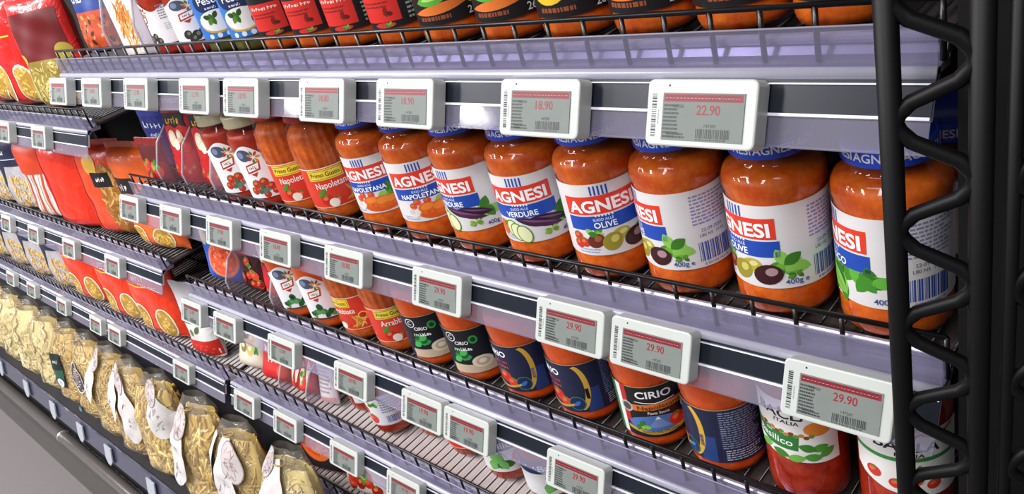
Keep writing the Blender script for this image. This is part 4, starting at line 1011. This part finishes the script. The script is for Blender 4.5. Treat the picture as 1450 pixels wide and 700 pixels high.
# lowest wire shelf
z5 = deckz('r5')
a = Art(); a.rect(-70, 4, 70, 40, '#2a2224', 1); a.poly(ell(0, 60, 52, 36), '#e0692c', 2); a.poly(ell(0, 62, 44, 28), '#cf4a1c', 3)
rn = random.Random(6)
for i in range(60): a.poly(leafp(rn.uniform(-36, 36), 62+rn.uniform(-22, 22), 16, 3, rn.uniform(0, 180), n=5), ('#e8863c', '#d8602a', '#f0a85a')[i % 3], 4+i % 4)
o = P('sauce_pouch', 140, 104, 44, film('#b8241c'), a, 'stand', 29); put(o, 'orange and black pouch with a bowl of orange pasta, lowest wire shelf', -2.91, 1.08, z5, 10, 8, 'pouches on the lowest wire shelf')
o = P('sauce_pouch', 120, 100, 44, film('#d8ccc4'), art_salsa(120, 100, 18, top='#dcd2ca'), 'stand', 30); put(o, 'white pouch with red tomatoes and green leaf, lowest wire shelf', -2.58, 1.08, z5, 10, 8, 'pouches on the lowest wire shelf')
put(dup(o, (0, 0, 0), (0, 0, 0), ''), 'white pouch with red tomatoes near the bottom edge, right one on the lowest wire shelf', -2.26, 1.08, z5, 10, 8, 'pouches on the lowest wire shelf')

# ------------------------------------------------------------------ clear bags of dry pasta on the base deck
M_PASTA = [mat('pasta_a', '#e2c672', rough=.45, noise=.1), mat('pasta_b', '#ecd690', rough=.45, noise=.1), mat('pasta_c', '#d2b05c', rough=.45, noise=.1)]
M_PALE = [mat('pale_a', '#ecdc9c', rough=.5, noise=.1), mat('pale_b', '#f4e8bc', rough=.5, noise=.1), mat('pale_c', '#e0ca88', rough=.5, noise=.1)]
M_PAPER = mat('label_paper', '#d8d4d1', rough=.6, noise=.03)
M_TIE = mat('raffia_tie', '#b99a5a', rough=.7)
def make_pasta_bag(w_, h, t, kind_, seed, label):
    th = thing('pasta_bag', 'bag', 'pasta bag'); fn = bag_map(w_, h, t, 'gather', seed); rn = random.Random(seed)
    pal = M_PALE if kind_ in ('nest', 'ribbon') else M_PASTA
    c = MB(); us = [w_/2*.94*math.sin(math.pi/2*q) for q in lsp(-1, 1, 16)]; top = .86*h
    g = lambda u, v, sd: fn(u, v, -.006 if abs(u) < w_*.4 else -.002, sd)
    c.grid(lambda u, v: g(u, v, 1), us, lsp(2, top, 16), pal[0]); c.grid(lambda u, v: g(u, v, -1), us, lsp(2, top, 16), pal[0], flip=True)
    n = {'penne': 230, 'fusilli': 260, 'ribbon': 140, 'nest': 44, 'thin': 260}[kind_]
    for i in range(n):
        u = rn.uniform(-.45, .45)*w_; v = rn.uniform(4, top-4); sd = 1 if rn.random() < .82 else -1
        m = pal[i % 3]
        def at(du, dv, o): return fn(max(-w_*.47, min(w_*.47, u+du)), max(1, min(top, v+dv)), o, sd)
        an = rn.uniform(0, math.pi) if kind_ != 'penne' else rn.gauss(1.5, .6); o = rn.uniform(-.006, -.0025)
        if kind_ == 'penne': L, r_ = rn.uniform(15, 22), .0036; c.tube([at(L*math.cos(an)*k, L*math.sin(an)*k, o) for k in (-1, -.3, .3, 1)], r_, m, 7)
        elif kind_ == 'thin': L, r_ = rn.uniform(14, 24), .0016; c.tube([at(L*math.cos(an+.2*k)*k, L*math.sin(an+.2*k)*k, o) for k in (-1, -.4, .4, 1)], r_, m, 5)
        elif kind_ == 'fusilli':
            L = rn.uniform(13, 19)
            c.tube([at(L*math.cos(an)*k/5 + 2.2*math.sin(k*1.7), L*math.sin(an)*k/5 + 2.2*math.cos(k*1.7), o) for k in range(-5, 6)], .0021, m, 5)
        elif kind_ == 'ribbon':
            r0 = rn.uniform(12, 30)
            c.tube([at(r0*math.cos(an+k*.42), r0*.8*math.sin(an+k*.42), o) for k in range(rn.randint(5, 12))], .0017, m, 5)
        else:
            for q in range(5):
                r0 = 5+q*2.6; c.tube([at(r0*math.cos(an+k*.6), r0*math.sin(an+k*.6), o+.0006*q) for k in range(11)], .0016, pal[(i+q) % 3], 5)
    ps = c.build('pasta', th, recalc=False); ps['kind'] = 'stuff'
    f = MB(); us = [w_/2*math.sin(math.pi/2*q) for q in lsp(-1, 1, 24)]; vv = lsp(0, h, 30)
    f.grid(lambda u, v: fn(u, v, .0005), us, vv, M_FILMC); f.grid(lambda u, v: fn(u, v, .0005, -1), us, vv, M_FILMC, flip=True); f.build('clear_film', th, recalc=False)
    return th, fn
def leaf_label(th, fn, w_, h, blades, oval, seed):
    for (u, v, L, W, rot) in blades:
        a = Art(); c, s_ = math.cos(R(rot)), math.sin(R(rot))
        def T(x, y): return (u + x*c - y*s_, v + x*s_ + y*c)
        prof = [(0, .36), (.08, .5), (.25, .58), (.45, .86), (.62, 1), (.78, .98), (.9, .8), (.97, .5), (1, .15)]
        pts = [T(W/2*q, -L*p) for p, q in prof] + [T(-W/2*q*.96, -L*p) for p, q in prof[::-1]]
        a.poly(pts, '#ece8e6', 1, m=M_PAPER); rn = random.Random(seed+int(u*7))
        for k in range(7):        # fine pen drawing
            x0, y0 = rn.uniform(-.2, .2)*W, -L*rn.uniform(.4, .9); seg = [(x0, y0)]
            for _ in range(5): seg.append((seg[-1][0]+rn.uniform(-.13, .13)*W, seg[-1][1]-rn.uniform(-.02, .06)*L))
            a.poly([T(x, y) for x, y in seg] + [T(x+.55, y+.35) for x, y in seg[::-1]], '#a8a29f', 2)
        b = MB(); a.into(b, lambda p, q, o: fn(max(-w_*.62, min(w_*.62, p)), q, o+.006 + .00004*max(0, v-q)), 8, 8, step=.0001); b.build('paper_label', th, recalc=False)
    u, v, rx, ry, rot = oval
    a = Art(); a.poly(ell(u, v, rx, ry, rot, 24), '#8f8784', 1); a.poly(ell(u, v, rx*.93, ry*.95, rot, 24), '#c9bfbc', 2)
    rn = random.Random(seed)
    for k in range(26):
        x, y = u+rn.uniform(-.6, .6)*rx, v+rn.uniform(-.75, .75)*ry; r_ = rn.uniform(0, 180)
        a.poly(leafp(x, y, rx*.7, 1.3, r_, n=5), ('#8a807e', '#a8706a', '#6f6866')[k % 3], 3+k % 2)
    b = MB(); a.into(b, lambda p, q, o: fn(max(-w_*.6, min(w_*.6, p)), q, o+.009), 8, 8, step=.0001); b.build('drawn_oval_label', th, recalc=False)
    b = MB(); p = fn(0, h*.9); b.tube([p+Vector((.012*math.cos(q*.6), .010*math.sin(q*.6), .001*math.sin(q))) for q in range(12)], .0016, M_TIE, 6); b.build('tie', th)
gD = 'clear pasta bags with white leaf labels'
BASE = -2.50
for i, (kd, x, y, w_, h, t, yaw, bl, ov, lab) in enumerate((
    ('fusilli', -4.58, .740, 150, 264, 90, 12, [(0, 244, 150, 62, -22)], (8, 232, 18, 32, -20), 'clear bag of curly pasta with one white leaf label, leftmost of the leaf-label bags'),
    ('thin', -4.26, .735, 146, 264, 88, 12, [(-14, 240, 140, 66, -16), (16, 236, 176, 52, 8)], (14, 222, 17, 38, 12), 'clear bag of pale twisted pasta under two crossed white leaf labels'),
    ('penne', -3.92, .738, 160, 268, 94, 10, [(34, 250, 130, 56, 14)], (40, 230, 18, 32, 10), 'clear bag of large penne in front, with bare pasta showing'),
    ('penne', -3.50, .742, 160, 266, 88, 10, [(-22, 246, 184, 70, -4)], (-18, 214, 28, 40, 8), 'clear bag of penne with a single long white leaf label and grey oval'),
    ('thin', -3.10, .742, 160, 264, 84, 10, [(-48, 240, 140, 58, -20), (2, 236, 200, 78, -4)], (26, 190, 26, 44, 24), 'clear bag with large white two-tongued label near the bottom edge'),
    ('ribbon', -2.70, .745, 165, 266, 84, 10, [(-8, 250, 140, 84, 2)], (-34, 244, 22, 30, 0), 'clear bag of golden ribbon pasta, rightmost of the leaf-label bags'))):
    th, fn = make_pasta_bag(w_, h, t, kd, 40+i, lab); leaf_label(th, fn, w_, h, bl, ov, i+3)
    put(th, lab, x, y, BASE, 15, yaw, gD)
gE = 'clear pasta bags on the far base deck'
for i, (kd, x, y, w_, h, t, lab) in enumerate((
    ('thin', -4.93, .748, 140, 258, 88, 'clear bag of short pasta with black and white label, next to the leaf-label bags'),
    ('thin', -5.27, .748, 140, 258, 88, 'clear pasta bag with dark green label and round white seal'),
    ('nest', -5.64, .748, 150, 258, 92, 'clear bag of pale pasta nests with brown base, left of the green-label bag'),
    ('nest', -6.02, .748, 150, 258, 92, 'clear bag of pale pasta nests, second left of the green-label bag'),
    ('nest', -6.42, .748, 150, 258, 92, 'clear bag of pale pasta nests at the left picture edge'),
    ('nest', -6.82, .748, 150, 258, 92, 'clear bag of pale pasta nests, farthest left at the picture edge'))):
    th, fn = make_pasta_bag(w_, h, t, kd, 60+i, lab)
    if i < 2:
        a = Art()
        if i == 1: a.rect(-26, 70, 26, 170, '#1e2a26', 1); a.rect(-26, 96, 26, 122, '#2c5a44', 2); a.text('RISO', 0, 140, 12, '#c8d0c8', 3); a.poly(ell(0, 82, 17, 13), '#e6e6e8', 2); a.poly(ell(0, 82, 9, 7), '#a8c0dc', 3)
        else: a.poly(ell(-4, 140, 22, 46, 24), '#d8d2cc', 1); a.poly(ell(-4, 140, 19, 42, 24), '#4a4442', 2); a.lines(-14, 112, 8, 168, 9, '#c8c2bc', 3, 5); a2 = Art(); a2.rect(-40, 26, -18, 52, '#28465a', 1); a2.poly(ell(-29, 39, 8, 9), '#5a86a8', 2); b = MB(); a2.into(b, lambda p, q, o: fn(p, q, o+.004), 8, 8, step=.0001); b.build('blue_sticker', th, recalc=False)
        b = MB(); a.into(b, lambda p, q, o: fn(p, q, o+.004), 8, 8, step=.0001); b.build('paper_label', th, recalc=False)
    b = MB(); p = fn(0, h*.93); b.tube([p+Vector((.012*math.cos(q*.6), .010*math.sin(q*.6), .001*math.sin(q))) for q in range(12)], .0016, M_TIE, 6); b.build('tie', th)
    put(th, lab, x, y, BASE, 15, 10, gE)
